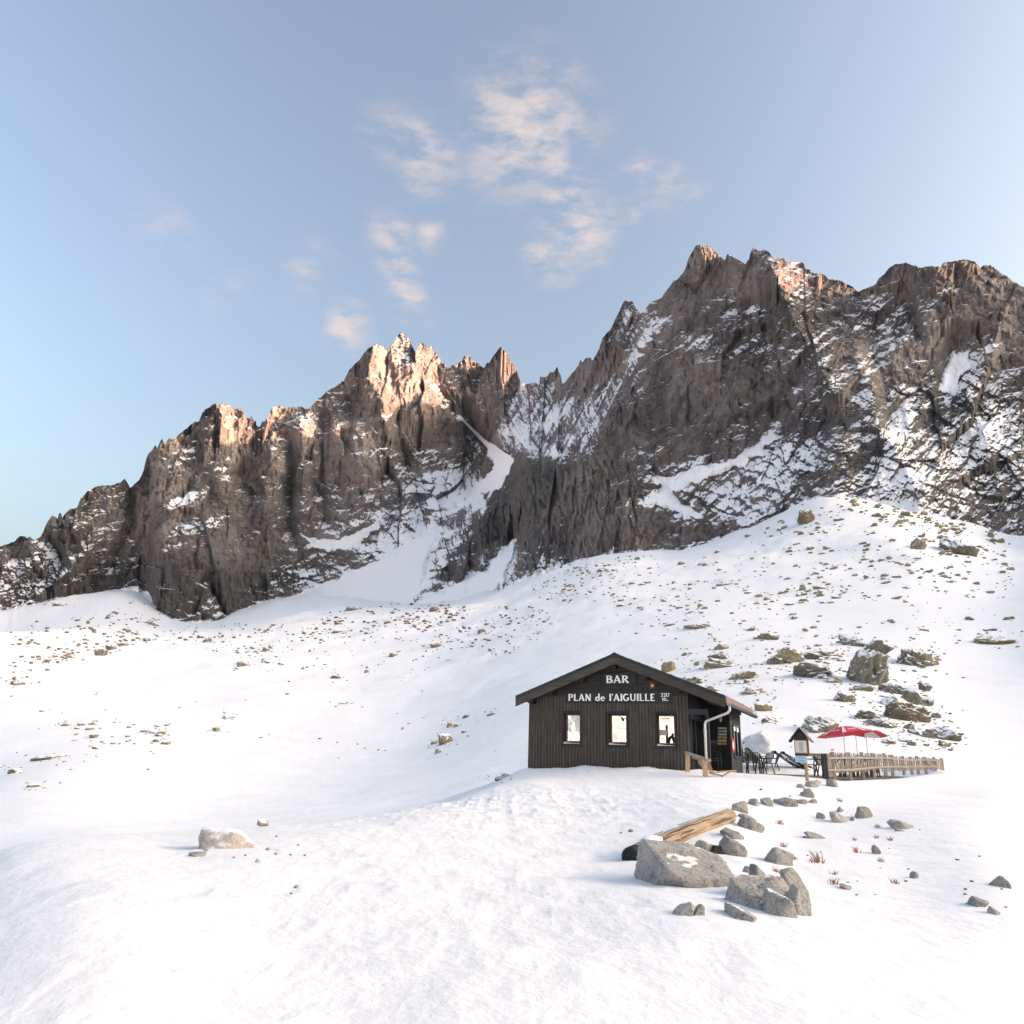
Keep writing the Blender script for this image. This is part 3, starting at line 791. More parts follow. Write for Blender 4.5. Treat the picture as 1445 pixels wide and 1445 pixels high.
# (photo px, photo py, distance)
GP = [(14, 1202, 10.9), (230, 1198, 11.2), (370, 1172, 13.4), (500, 1160, 15.4), (620, 1138, 18.5), (735, 1114, 24), (120, 1300, 6.6), (400, 1300, 7.2), (700, 1300, 7.6), (700, 1200, 12.4), (850, 1230, 11.0), (500, 1230, 9.6), (850, 1150, 17.5), (870, 1110, 24),
 (40, 1196, 30), (40, 1150, 70), (60, 1090, 120), (60, 1000, 260), (60, 930, 520), (60, 890, 950), (250, 1190, 28), (250, 1150, 75), (250, 1080, 140), (250, 1000, 260), (250, 930, 480), (250, 895, 900),
 (430, 1176, 24), (430, 1150, 60), (430, 1080, 140), (430, 1000, 240), (430, 930, 430), (430, 868, 900), (600, 1146, 26), (600, 1120, 60), (600, 1060, 130), (600, 1000, 210), (600, 930, 360), (600, 880, 560), (600, 862, 680), (640, 858, 760),
 (720, 1100, 45), (720, 1050, 90), (720, 1000, 150), (720, 940, 250), (720, 880, 420), (720, 850, 600), (850, 1000, 110), (850, 940, 180), (850, 880, 300), (850, 820, 520), (1000, 1010, 80), (1000, 940, 140), (1000, 880, 230), (1000, 820, 400),
 (1060, 1062, 52), (1110, 1062, 56), (1080, 1020, 72), (1200, 1045, 62), (1200, 1000, 85), (1200, 940, 130), (1200, 880, 210), (1200, 800, 380), (1200, 740, 560), (1300, 1040, 72), (1300, 960, 125), (1300, 880, 210), (1300, 800, 360), (1300, 745, 540), (1420, 1070, 66), (1420, 1000, 105), (1420, 920, 180), (1420, 840, 320), (1420, 790, 470),
 (870, 1088, 28.6), (745, 1091, 29.7), (970, 1088, 27.3), (800, 1100, 27.0), (950, 1100, 25), (1050, 1100, 26), (1050, 1088.5, 30), (1100, 1101, 26.5), (1100, 1092.8, 30), (1135, 1104, 26.8), (1150, 1097.5, 28.4), (1168, 1098, 29), (1250, 1094, 36), (1332, 1087, 47), (1020, 1125, 20.5), (950, 1160, 15.6),
 (1120, 1129, 22), (1045, 1134, 19), (1035, 1150, 16.5), (960, 1212, 12), (940, 1260, 9.2),
 (1080, 1165, 17.0), (1040, 1240, 10.6), (1110, 1275, 9.4), (1180, 1150, 20.5), (1250, 1130, 24), (1330, 1120, 28), (1431, 1120, 29), (1200, 1200, 14.8), (1300, 1180, 17), (1431, 1190, 17), (1150, 1250, 11.6), (1300, 1250, 12.6), (1431, 1270, 12)]
gp_az, gp_r, gp_e = [], [], []
for a, b, r in GP:
    x, y, z = ray(a, b)
    gp_az.append(math.atan2(x, y)); gp_r.append(r); gp_e.append(float(z))
for a in list(range(-60, 1500, 60)):
    b = float(np.interp(a, [q[0] for q in BASE], [q[1] for q in BASE]))
    x, y, z = ray(a, b)
    gp_az.append(math.atan2(x, y)); gp_r.append(float(depth_base(a, b)) * .985); gp_e.append(float(z))
for az, prof in ((-35, [(3, -1.6), (10, -1.6), (30, -4.5), (150, -8), (600, 60), (1500, 240)]), (0, [(1.2, -1.6), (3, -1.6)]), (30, [(1.2, -1.62), (3, -1.75)]), (40, [(5, -2.0), (15, -2.6), (40, -1.5), (100, 6), (250, 50), (800, 260)]),
                 (-60, [(3, -1.6), (10, -1.9), (40, -7), (200, -14), (1500, 40)]), (65, [(3, -1.9), (12, -2.6), (60, 2), (300, 95), (1500, 520)]), (-110, [(3, -1.65), (15, -3), (80, -14), (1500, -30)]), (110, [(3, -1.9), (15, -2.6), (80, 4), (300, 75), (1500, 420)]),  # slopes out of view on the right raised to block low sky glow
                 (-160, [(3, -1.7), (15, -4), (80, -18), (1500, -80)]), (160, [(3, -2.0), (15, -5), (80, -20), (1500, -80)])):
    for r, zz in prof:
        gp_az.append(rad(az)); gp_r.append(r); gp_e.append(zz / r)
AZK = 3.2
e_rbf = tps([(a * AZK, math.log(r)) for a, r in zip(gp_az, gp_r)], gp_e, .0015)

def ground_raw(az, r):
    """ground height without the small drifts, levelled under the hut and its terrace"""
    e = e_rbf(az * AZK, np.log(r))
    return e * r

def build_ground_table():
    az = np.concatenate([np.linspace(-math.pi, rad(-44), 70)[:-1], np.linspace(rad(-44), rad(44), 1050), np.linspace(rad(44), math.pi, 70)[1:]])
    lr = np.concatenate([np.linspace(math.log(.7), math.log(4), 40)[:-1], np.linspace(math.log(4), math.log(70), 290)[:-1], np.linspace(math.log(70), math.log(2600), 190)])
    A, R = np.meshgrid(az, np.exp(lr))
    # coarse evaluation of the smooth field, then bilinear refinement
    ca = np.concatenate([np.linspace(-math.pi, rad(-46), 24)[:-1], np.linspace(rad(-46), rad(46), 190), np.linspace(rad(46), math.pi, 24)[1:]])
    cl = np.linspace(math.log(.7), math.log(2600), 150)
    CA, CL = np.meshgrid(ca, cl)
    E = e_rbf(CA * AZK, CL)
    # the field is not periodic: blend the seam behind the camera
    wl = np.clip((np.abs(CA) - rad(150)) / rad(30), 0, 1)
    seam = .5 * (E[:, :1] + E[:, -1:])
    E = E * (1 - wl) + seam * wl
    ia = np.clip(np.searchsorted(ca, A.ravel()) - 1, 0, len(ca) - 2); il = np.clip(np.searchsorted(cl, np.log(R).ravel()) - 1, 0, len(cl) - 2)
    fa = (A.ravel() - ca[ia]) / (ca[ia + 1] - ca[ia]); fl = (np.log(R).ravel() - cl[il]) / (cl[il + 1] - cl[il])
    fa = np.clip(fa, 0, 1); fl = np.clip(fl, 0, 1)
    e = (E[il, ia] * (1 - fa) + E[il, ia + 1] * fa) * (1 - fl) + (E[il + 1, ia] * (1 - fa) + E[il + 1, ia + 1] * fa) * fl
    Z = (e.reshape(A.shape)) * R
    bp = np.arange(-400, 1860, 20.0); bq = np.interp(bp, [q[0] for q in BASE], [q[1] for q in BASE])
    bx, by, bz_ = ray(bp, bq); bd = depth_base(bp, bq)
    ba_ = np.arctan2(bx, by)
    lim = np.interp(az, ba_, bd); zl = np.interp(az, ba_, bz_ * bd)
    infan = np.clip((az - ba_[0]) / .05, 0, 1) * np.clip((ba_[-1] - az) / .05, 0, 1)
    over = np.clip((R - lim[None]) / (40.0), 0, 1) * infan[None]
    Z = Z * (1 - over) + np.minimum(Z, zl[None] * .96) * over
    X, Y = np.sin(A) * R, np.cos(A) * R
    # drifts and ripples, each size fading where it would be finer than the mesh
    far = np.clip((R - 60) / 120, 0, 1)
    Z += far * np.minimum(R * .006, 5) * fbm(X / 42, Y / 42, 3, 4)
    mid = np.clip((R - 12) / 20, 0, 1) * np.clip(1 - (R - 500) / 400, 0, 1)
    hx = (X - HX) * math.cos(HTH) - (Y - HY) * math.sin(HTH); hy = (X - HX) * math.sin(HTH) + (Y - HY) * math.cos(HTH)
    calm = 1 - .8 * np.exp(-(np.maximum(np.maximum(-4 - hx, hx - 20), np.maximum(-6 - hy, hy - 14)).clip(0) / 5) ** 2)
    Z += mid * .16 * fbm(X / 5.5, Y / 5.5, 8, 3) * calm
    near = np.clip(1 - (R - 26) / 24, 0, 1)
    Z += near * (.030 * fbm(X / 1.3, Y / 1.3, 13, 4) + .05 * fbm(X / 4.1, Y / 2.6, 14, 3)) * np.clip(R / 6, .3, 1)
    # trampled, clotted snow in front of the hut
    tr = np.exp(-((X + 1.0) / 5.5) ** 2 - ((Y - 20.5) / 5.0) ** 2)
    Z += tr * .06 * ridged(X / .55, Y / .55, 15, 3)
    path = np.exp(-((X + 1.5 - .06 * Y) / 5.5) ** 2) * np.clip((Y - 3) / 4, 0, 1) * np.clip((26 - Y) / 6, 0, 1)
    Z += path * (.012 * ridged(X / .42 + 3, Y / .62, 17, 3) - .05 * np.clip(vnoise(X / .34, Y / .5, 18) - .66, 0, 1))
    # bank against the hut front, ragged on top
    inside = (hx > -.05) & (hx < 7.0) & (hy > .1) & (hy < 6.0)
    bankf = np.exp(-((hy + .15) / .9) ** 2) * np.clip((hx + .8) / .8, 0, 1) * np.clip((6.3 - hx) / .5, 0, 1)
    bz = HZ + np.interp(hx, [0, 1.0, 1.7, 2.2, 2.8, 3.3, 3.9, 4.6, 5.0, 5.4, 6.0], [.0, .04, .06, .17, .16, .12, .15, .22, .13, .12, .10]) + .03 * fbm(hx / .22, hy / .3, 16, 3)
    Z = Z * (1 - bankf) + bz * bankf
    # hollow under the hut and terrace so that nothing pokes through the floors
    deckm = poly_mask(X, Y, [tuple(q[:2]) for q in DECK_POLY], .9)
    Z = np.where(inside, np.minimum(Z, HZ - .45), Z)
    Z = Z * (1 - deckm) + np.minimum(Z, DECK_Z - .22) * deckm
    # keep the snow in front of the deck just under its edge
    # wind-pressed bank behind the hut's right corner
    bx, by = at(1069, 1070, 47.0)[:2]
    Z += .5 * np.exp(-(((X - bx) / 1.25) ** 4 + ((Y - by) / 1.9) ** 4)) * (1 + .12 * fbm(X / .8, Y / .8, 31, 3))
    # the step of the track edge on the left
    return az, lr, A, R, X, Y, Z

DECK_Z = HZ + .02
DECK_POLY = [hut_pt(6.9, 1.6), at(1040, 1090, 29.6), at(1100, 1093, 30.6), at(1166, 1098, 29.6), at(1250, 1093, 35.8), at(1305, 1089, 44), at(1240, 1075, 50), hut_pt(9.5, 8.6), hut_pt(6.0, 8.6)]
AZ, LR, GA, GR, GX, GY, GZ = build_ground_table()

def gz(x, y):
    a = math.atan2(x, y); l = math.log(max(.71, math.hypot(x, y)))
    i = min(max(int(np.searchsorted(AZ, a)) - 1, 0), len(AZ) - 2); j = min(max(int(np.searchsorted(LR, l)) - 1, 0), len(LR) - 2)
    fa = (a - AZ[i]) / (AZ[i + 1] - AZ[i]); fl = min(max((l - LR[j]) / (LR[j + 1] - LR[j]), 0), 1)
    return float((GZ[j, i] * (1 - fa) + GZ[j, i + 1] * fa) * (1 - fl) + (GZ[j + 1, i] * (1 - fa) + GZ[j + 1, i + 1] * fa) * fl)

def hit(px, py, rmin=3.0):
    """first point where the view ray through a photo pixel meets the snow"""
    x, y, z = [float(t) for t in ray(px, py)]
    a = math.atan2(x, y)
    i = min(max(int(np.searchsorted(AZ, a)) - 1, 0), len(AZ) - 2)
    fa = (a - AZ[i]) / (AZ[i + 1] - AZ[i])
    col = GZ[:, i] * (1 - fa) + GZ[:, i + 1] * fa
    r = np.exp(LR)
    above = (col - z * r) > 0
    above[r < rmin] = False
    k = int(np.argmax(above))
    if not above[k]:
        return None
    d0 = col[k - 1] - z * r[k - 1]; d1 = col[k] - z * r[k]
    rr = r[k - 1] + (r[k] - r[k - 1]) * (0 - d0) / (d1 - d0) if d1 != d0 else r[k]
    if d0 > 0: rr = r[k]
    return Vector((x * rr, y * rr, z * rr)), float(rr)

def build_ground():
    Rn, C = GX.shape
    V = np.stack([GX, GY, GZ], 2)
    # drop the rim under the mountains
    idx = np.arange(Rn * C).reshape(Rn, C)
    q = np.stack([idx[:-1, :-1], idx[:-1, 1:], idx[1:, 1:], idx[1:, :-1]], 2).reshape(-1, 4)
    c0 = Rn * C
    verts = np.concatenate([V.reshape(-1, 3), [[0, 0, -1.6]]])
    me = np_mesh('snow_ground', verts, q[:, ::-1], True)
    rough = np.zeros(len(verts))
    def blob(px, py, sx, sy, w):
        h = hit(px, py)
        if h is None: return
        p = h[0]
        rough[:-1] = np.maximum(rough[:-1], (w * np.exp(-(((GX - p.x) / sx) ** 2 + ((GY - p.y) / sy) ** 2))).ravel())
    blob(330, 1265, 1.1, .55, 1.0); blob(350, 1270, .7, .4, 1.1); blob(410, 1205, 1.6, .8, 1.0); blob(330, 1190, 1.3, .5, 1.05); blob(250, 1196, .8, .3, 1.1); blob(500, 1205, 1.2, .7, .88)
    attr(me, 'rough', rough)
    pkd = np.exp(-((GX + 1.5 - .06 * GY) / 8.0) ** 2) * np.clip((27 - GY) / 9, 0, 1) * np.clip((GY + 4) / 4, 0, 1)  # mask that tones down the near snow around the track against the skylight
    attr(me, 'packed_dimmed', np.concatenate([pkd.ravel(), [1.0]]))
    # close the pole under the camera
    tag(link('snow_ground', me, None, 'snow'), 'snow covered ground rising from the track to the foot of the cliffs', None, None, 'structure')

build_ground()

def build_mirrored_range():
    # unseen snowy range added behind the camera to brighten what the front windows mirror
    az = np.linspace(rad(176), rad(272), 220)
    H = 620 + 190 * fbm(az * 9, az * 0, 41, 4) + 60 * ridged(az * 40, az * 0, 42, 3)
    prof = [(3600, -160, 0), (4300, 0, .25), (5000, 0, .55), (5700, 0, .82), (6200, 0, 1.0), (7000, 0, .5)]
    V = np.zeros((len(prof), len(az), 3))
    for i, (r, z0, k) in enumerate(prof):
        rr_ = r + 160 * fbm(az * 30, az * 0 + i, 43, 3)
        V[i, :, 0] = np.sin(az) * rr_; V[i, :, 1] = np.cos(az) * rr_
        V[i, :, 2] = -160 + (H + 160) * k + (40 * fbm(az * 50, az * 0 + i * 3, 44, 3) if 0 < k < 1 else 0)
    R_, C = V.shape[:2]
    idx = np.arange(R_ * C).reshape(R_, C)
    q = np.stack([idx[:-1, :-1], idx[:-1, 1:], idx[1:, 1:], idx[1:, :-1]], 2).reshape(-1, 4)
    me = np_mesh('hill', V.reshape(-1, 3), q)
    attr(me, 'snow', np.full(R_ * C, .62)); attr(me, 'tone', np.zeros(R_ * C))
    tag(link('hill', me, None, 'mountain'), 'unseen snowy range added behind the viewer for the windows to mirror', None, None, 'structure')
build_mirrored_range()
#--PART3--
# ------------------------------------------------------------------ the hut
YA = Matrix(((1, 0, 0, 0), (0, 0, 1, 0), (0, 1, 0, 0), (0, 0, 0, 1)))      # polygon xy -> xz, extrusion -> y

def wall_xz(px, py, yl=0.0):
    """photo pixel -> local x, z on the vertical plane y = yl of the hut"""
    d = Vector([float(t) for t in ray(px, py)])
    n = Vector((math.sin(HTH), math.cos(HTH), 0)); o = hut_pt(0, yl, 0)
    p = d * (o.dot(n) / d.dot(n)) - hut_pt(0, 0, 0)
    return p.x * math.cos(HTH) - p.y * math.sin(HTH), p.z

def arc(cx, cy, rx, ry, a0, a1, w0, w1, n=9):
    return [(cx + rx * math.cos(rad(a0 + (a1 - a0) * i / n)), cy + ry * math.sin(rad(a0 + (a1 - a0) * i / n)),
             w0 + (w1 - w0) * math.sin(math.pi * i / n)) for i in range(n + 1)]

def stem(x, h=1.0, w=.17): return [(x, 0, w * 1.35), (x, .1, w), (x, h - .1, w), (x, h, w * 1.35)]

GLYPH = {  # strokes of (x, y, width), cap height 1; advance width
 'B': ([stem(.13), arc(.28, .74, .22, .21, 90, -90, .11, .19), arc(.30, .27, .27, .22, 90, -90, .11, .20), [(.1, .95, .1), (.29, .95, .1)], [(.1, .51, .1), (.31, .51, .1)], [(.1, .05, .1), (.31, .05, .1)]], .68),
 'A': ([[(.06, 0, .17), (.10, .1, .10), (.33, 1, .10)], [(.33, 1, .18), (.60, .1, .19), (.64, 0, .30)], [(.16, .30, .10), (.52, .30, .10)]], .74),
 'R': ([stem(.13), arc(.28, .73, .22, .22, 90, -90, .11, .18), [(.1, .95, .1), (.29, .95, .1)], [(.1, .49, .1), (.29, .49, .1)], [(.28, .5, .14), (.56, .08, .18), (.62, 0, .27)]], .70),
 'P': ([stem(.13), arc(.28, .72, .23, .23, 90, -90, .11, .18), [(.1, .95, .1), (.29, .95, .1)], [(.1, .48, .1), (.29, .48, .1)]], .62),
 'L': ([stem(.13), [(.1, .06, .12), (.42, .06, .12), (.50, .08, .20)]], .56),
 'N': ([stem(.11, 1, .12), [(.11, .98, .2), (.58, .02, .2)], stem(.60, 1, .12)], .74),
 'd': ([arc(.27, .30, .20, .26, 60, 300, .12, .17), [(.44, 0, .2), (.44, .1, .16), (.44, .95, .16), (.42, 1.02, .22)]], .58),
 'e': ([arc(.27, .30, .21, .27, 0, 320, .11, .15), [(.10, .33, .09), (.46, .33, .09)]], .55),
 'I': ([stem(.13)], .27), 'l': ([stem(.13)], .25), "'": ([[(.08, 1, .14), (.06, .74, .05)]], .16),
 'G': ([arc(.36, .5, .30, .46, 50, 320, .13, .19), [(.58, .06, .16), (.58, .42, .18)], [(.44, .42, .1), (.68, .42, .1)]], .74),
 'U': ([[(.12, 1, .23), (.12, .9, .17), (.12, .35, .17)], arc(.35, .34, .23, .30, 180, 360, .17, .12), [(.58, .34, .13), (.58, .9, .13), (.58, 1, .19)]], .72),
 'E': ([stem(.13), [(.1, .94, .12), (.42, .94, .12), (.46, .93, .2)], [(.1, .51, .11), (.40, .51, .13)], [(.1, .06, .12), (.44, .06, .12), (.50, .08, .2)]], .56),
 '2': ([arc(.28, .70, .20, .25, 170, -30, .14, .17), [(.45, .56, .16), (.10, .08, .14)], [(.06, .08, .16), (.52, .08, .16)]], .60),
 '3': ([arc(.26, .74, .18, .21, 150, -80, .14, .17), arc(.26, .27, .21, .23, 80, -150, .14, .18)], .56),
 '1': ([stem(.20, 1, .18), [(.04, .78, .12), (.20, .97, .14)]], .36), '7': ([[(.04, .93, .15), (.50, .93, .15)], [(.48, .9, .15), (.18, 0, .19)]], .54),
 'm': ([stem(.12, .62, .15), arc(.27, .40, .15, .19, 180, 0, .1, .15), [(.42, .4, .15), (.42, 0, .19)], arc(.57, .40, .15, .19, 180, 0, .1, .15), [(.72, .4, .15), (.72, 0, .19)]], .86),
 '.': ([[(.12, 0, .2), (.12, .2, .2)]], .26)}

def glyph_mesh(ch, sx, sz):
    mb = MB()
    for k, st in enumerate(GLYPH[ch][0]):
        th = .014 + .0013 * k
        L_, R_ = [], []
        for i, (x, z, w) in enumerate(st):
            a = st[max(i - 1, 0)]; b = st[min(i + 1, len(st) - 1)]
            d = Vector((b[0] - a[0], b[1] - a[1])).normalized()
            n = Vector((-d.y, d.x)) * w / 2
            L_.append(((x + n.x) * sx, (z + n.y) * sz)); R_.append(((x - n.x) * sx, (z - n.y) * sz))
        m = len(st); vs = []
        for y in (0, -th):
            vs += [(x, y, z) for x, z in L_] + [(x, y, z) for x, z in R_]
        fs = []
        for i in range(m - 1):
            fs += [(i, i + 1, m + i + 1, m + i), (2 * m + i, 3 * m + i, 3 * m + i + 1, 2 * m + i + 1), (i, 2 * m + i, 2 * m + i + 1, i + 1), (m + i, m + i + 1, 3 * m + i + 1, 3 * m + i)]
        fs += [(0, m, 3 * m, 2 * m), (m - 1, 3 * m - 1, 4 * m - 1, 2 * m - 1)]
        mb.add(vs, fs)
    return mb.mesh('letter')

def write(text, parent, x0, x1, z0, h, y, space=.42):
    adv = sum(space if c == ' ' else GLYPH[c][1] + .05 for c in text)
    sx = (x1 - x0) / adv
    x = x0
    for c in text:
        if c == ' ':
            x += space * sx; continue
        o = link('letter', glyph_mesh(c, sx, h), parent, 'white_paint')
        o.location = (x, y, z0)
        x += (GLYPH[c][1] + .05) * sx

RX, RZ, RS = 3.493, 4.102, .3925          # ridge x, ridge height, slope
XL, XR, YF, YB = -.362, 7.348, -.5, 7.0
def roof_z(x): return RZ - abs(x - RX) * RS

def build_hut():
    H = empty('mountain_hut', hut_pt(0, 0, 0), -HTH, 'dark timber mountain bar hut with a low gable roof, three windows and a porch', 'hut')
    wins = [(1.3565, 2.0932, .915, 2.001), (3.0753, 3.8278, .915, 2.001), (4.8269, 5.5517, .915, 2.001)]
    under = lambda x: roof_z(x) - .22
    # carcass
    w = MB()
    xs = [0.0]
    for a, b, c, d in wins:
        w.box(xs[-1], a + .05, .0, .12, -.8, 2.3); w.box(a + .05, b - .05, .0, .12, -.8, c + .05); w.box(a + .05, b - .05, .0, .12, d - .05, 2.3); xs.append(b - .05)
    w.box(xs[-1], 6.0, .0, .12, -.8, 2.3)
    w.prism([(0, 2.3), (6.0, 2.3), (6.0, under(6.0)), (RX, under(RX)), (0, under(0))], .12, Matrix.Translation((0, 0, 0)) @ YA)
    wall = w.obj('wall', M['black_wood'], H)
    bw = .12
    rr = random.Random(3)
    for i in range(50):
        for nm, a, b, proud in (('board', i * bw + .002, i * bw + .086, .008 + rr.uniform(-.003, .004)), ('batten', i * bw + .084, i * bw + .118, .026 + rr.uniform(-.003, .003))):
            top = min(2.62, under((a + b) / 2 - .02) - .02)
            segs = [(-.8, top)]
            for wa, wb, wc, wd in wins:
                if b > wa and a < wb: segs = [(-.8, wc), (wd, top)]
            for z0, z1 in segs:
                MB().box(a, b, -proud, -.001, z0, z1).obj(nm, M['board'] if nm == 'board' else M['batten'], wall)
    z = 2.625
    k = 0
    while z < 3.82:
        z1 = min(z + .142, 3.84)
        xa, xb = RX - (RZ - .22 - z) / RS, RX + (RZ - .22 - z) / RS
        xa1, xb1 = RX - (RZ - .22 - z1) / RS, RX + (RZ - .22 - z1) / RS
        poly = [(max(xa, 0), z + .003), (min(xb, 6.0), z + .003), (min(max(xb1, RX), 6.0), z1 - .004), (max(min(xa1, RX), 0), z1 - .004)]
        MB().prism(poly, .018 + .004 * (k % 2), Matrix.Translation((0, -.020 - .004 * (k % 2), 0)) @ YA).obj('plank', M['board_h'], wall)
        z = z1; k += 1
    s = MB()
    s.box(.0, .12, .121, 5.88, -.8, 2.4); s.prism([(0, -.8), (6.95, -.8), (6.95, under(6.95)), (RX, under(RX)), (0, under(0))], .12, Matrix.Translation((0, 5.881, 0)) @ YA)
    s.box(5.9, 6.0, .121, 2.999, -.8, under(6.0))
    s.prism([(5.9, -.8), (6.95, -.8), (6.95, under(6.95)), (5.9, under(5.9))], .12, Matrix.Translation((0, 3.0, 0)) @ YA)
    s.box(6.83, 6.95, 3.121, 5.88, -.8, .62); s.box(6.83, 6.95, 3.121, 3.7, .62, 2.5); s.box(6.83, 6.95, 5.5, 5.88, .62, 2.5); s.box(6.83, 6.95, 3.7, 5.5, 1.85, 2.5)
    s.obj('side_wall', M['black_wood'], H)
    # upright boards of the porch wall and the right hand wall
    pw = MB().box(6.0, 6.02, 2.96, 2.985, -.3, -.28).obj('porch_wall', M['black_wood'], H)
    for i in range(7):
        MB().box(6.02 + i * .132, 6.02 + i * .132 + .122, 2.98 - .006 * (i % 2), 2.999, -.4, 2.45).obj('board', M['black_wood'], pw)
    for i in range(7):
        a = 3.02 + i * .405
        if a + .39 < 3.72 or a > 5.48:
            MB().box(6.951, 6.965, a, a + .39, -.4, 2.2).obj('board', M['frame'], pw)
        else:
            MB().box(6.951, 6.965, a, a + .39, -.4, .60).obj('board', M['frame'], pw)
    # front windows
    for wa, wb, wc, wd in wins:
        f = MB()
        f.box(wa - .02, wa + .052, -.045, .0, wc, wd); f.box(wb - .052, wb + .02, -.045, .0, wc, wd)
        f.box(wa - .03, wb + .03, -.052, -.001, wd - .005, wd + .075); f.box(wa - .04, wb + .04, -.06, -.001, wc - .095, wc - .002)
        f.box(wa + .05, wa + .058, .0, .155, wc + .05, wd - .05)
        f.box(wa + .058, wa + .066, .1205, .235, wc + .04, wd - .04); f.box(wb - .052, wb - .044, .1205, .235, wc + .04, wd - .04); f.box(wa + .066, wb - .052, .1205, .235, wd - .05, wd - .042); f.box(wa + .066, wb - .052, .1205, .235, wc + .042, wc + .05)
        wf = f.obj('window', M['frame'], H)
        sh = MB()
        a, b, c, d = wa + .058, wb - .05, wc + .05, wd - .05
        sh.box(a + .009, a + .045, .185, .218, c, d); sh.box(b - .03, b, .185, .218, c, d); sh.box(a + .045, b - .03, .185, .218, c, c + .05); sh.box(a + .045, b - .03, .185, .218, d - .03, d)
        sh.obj('sash', M['sash'], wf)
        MB().box(a + .045, b - .03, .198, .204, c + .05, d - .03).obj('pane', M['window'], wf)
        wi = wins.index((wa, wb, wc, wd))
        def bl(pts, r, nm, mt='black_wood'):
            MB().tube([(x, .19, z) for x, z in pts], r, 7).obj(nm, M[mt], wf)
        if wi == 1:      # solid shapes standing in for the reflections in the middle window
            bl([(b - .22, d - .08), (b - .17, d - .16), (b - .18, d - .23)], [.03, .05, .012], 'reflection_shape')
            bl([(b - .17, d - .15), (b - .06, d - .10)], [.03, .008], 'reflection_shape')
            bl([(b - .25, d - .04), (b - .245, c + .06)], .006, 'reflection_line', 'grey_paper'); bl([(b - .16, d - .2), (b - .13, c + .08)], .007, 'reflection_line', 'grey_paper'); bl([(b - .35, d - .45), (b - .04, d - .47)], .006, 'reflection_line', 'grey_paper')
        if wi == 2:      # shapes, post included, standing in for reflections in the right window
            bl([(a + .10, d - .07), (a + .22, d - .12), (a + .34, d - .11), (a + .40, d - .10)], .014, 'reflection_band')
            MB().box(a + .05, a + .30, .186, .194, c + .30, c + .50).obj('reflection_panel', M['grey_paper'], wf)
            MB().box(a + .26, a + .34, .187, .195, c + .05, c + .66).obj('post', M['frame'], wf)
            bl([(b - .26, c + .05), (b - .24, c + .20), (b - .17, c + .26), (b - .09, c + .22), (b - .06, c + .05)], [.04, .06, .05, .06, .04], 'reflected_chairs')
            bl([(b - .12, c + .26), (b - .10, c + .38)], [.05, .035], 'reflected_chairs')
        sn = MB()
        sn.add([(wa + .06, -.05, wc), (wb - .06, -.05, wc), (wb - .06, .08, wc + .012), (wa + .06, .08, wc + .075), (wa + .06, -.04, wc + .03), (wb - .10, -.04, wc + .012)],
               [(0, 1, 5, 4), (4, 5, 2, 3), (0, 4, 3), (1, 2, 5)])
        tag(sn.obj('sill_snow', M['snow'], wf), 'wedge of drifted snow on the sill')
    # right-hand window
    f = MB()
    f.box(6.951, 6.985, 3.72, 3.80, .6, 1.86); f.box(6.951, 6.985, 5.42, 5.5, .6, 1.86); f.box(6.951, 6.985, 3.8, 5.42, .6, .68); f.box(6.951, 6.985, 3.8, 5.42, 1.78, 1.86); f.box(6.951, 6.98, 4.57, 4.65, .68, 1.78)
    wf = f.obj('window', M['blue_wood'], H)
    for a, b in ((3.8, 4.57), (4.65, 5.42)):
        MB().box(6.93, 6.94, a, b, .68, 1.58).obj('pane', M['dark_glass'], wf)
        MB().box(6.945, 6.955, a + .1, b - .1, 1.60, 1.77).obj('vent_pane', M['white_paint'], wf)
    # porch: door and glazing on the inner side wall, beam, post, floor
    d = MB().box(6.001, 6.03, .25, 2.75, -.2, 2.02).obj('door', M['blue_wood'], H)
    for a, b, c, e in ((.42, .95, .62, 1.85), (1.15, 2.55, .62, 1.85)):
        MB().box(6.031, 6.036, a, b, c, e).obj('door_pane', M['dark_glass'], d)
    MB().box(6.031, 6.05, 1.0, 1.1, -.15, 1.98).obj('door_stile', M['frame'], d)
    MB().box(6.031, 6.06, 1.2, 2.5, -.1, .5).obj('door_panel', M['blue_wood'], d)
    MB().box(6.0, 6.66, -.05, .09, 1.98, 2.16).obj('porch_beam', M['blue_wood'], H)
    MB().box(6.60, 6.70, -.03, .08, -.5, 1.979).obj('porch_post', M['frame'], H)
    MB().box(6.001, 6.94, -.25, 2.95, -.42, .06).obj('porch_floor', M['deck'], H)
    # roof
    for sgn in (-1, 1):
        xe = XL if sgn < 0 else XR
        poly = [(RX, RZ - .045), (xe, roof_z(xe) - .045), (xe, roof_z(xe) - .16), (RX, RZ - .16)]
        if sgn > 0: poly = poly[::-1]
        rf = MB().prism(poly, YB - YF - .06, Matrix.Translation((0, YF + .06, 0)) @ YA).obj('roof', M['shingle'], H)
        tp = [(RX, RZ), (xe, roof_z(xe)), (xe, roof_z(xe) - .125), (RX, RZ - .125)]
        bp = [(RX, RZ - .1253), (xe, roof_z(xe) - .1253), (xe, roof_z(xe) - .39), (RX, RZ - .39)]
        if sgn > 0: tp, bp = tp[::-1], bp[::-1]
        tr = MB().prism(tp, .06, Matrix.Translation((0, YF, 0)) @ YA).obj('verge_trim', M['green_trim'], rf)
        bb = MB().prism(bp, .045, Matrix.Translation((0, YF + .012, 0)) @ YA).obj('bargeboard', M['barge'], rf)
        # shingle courses, their ends lifting along the verge
        nc = 13
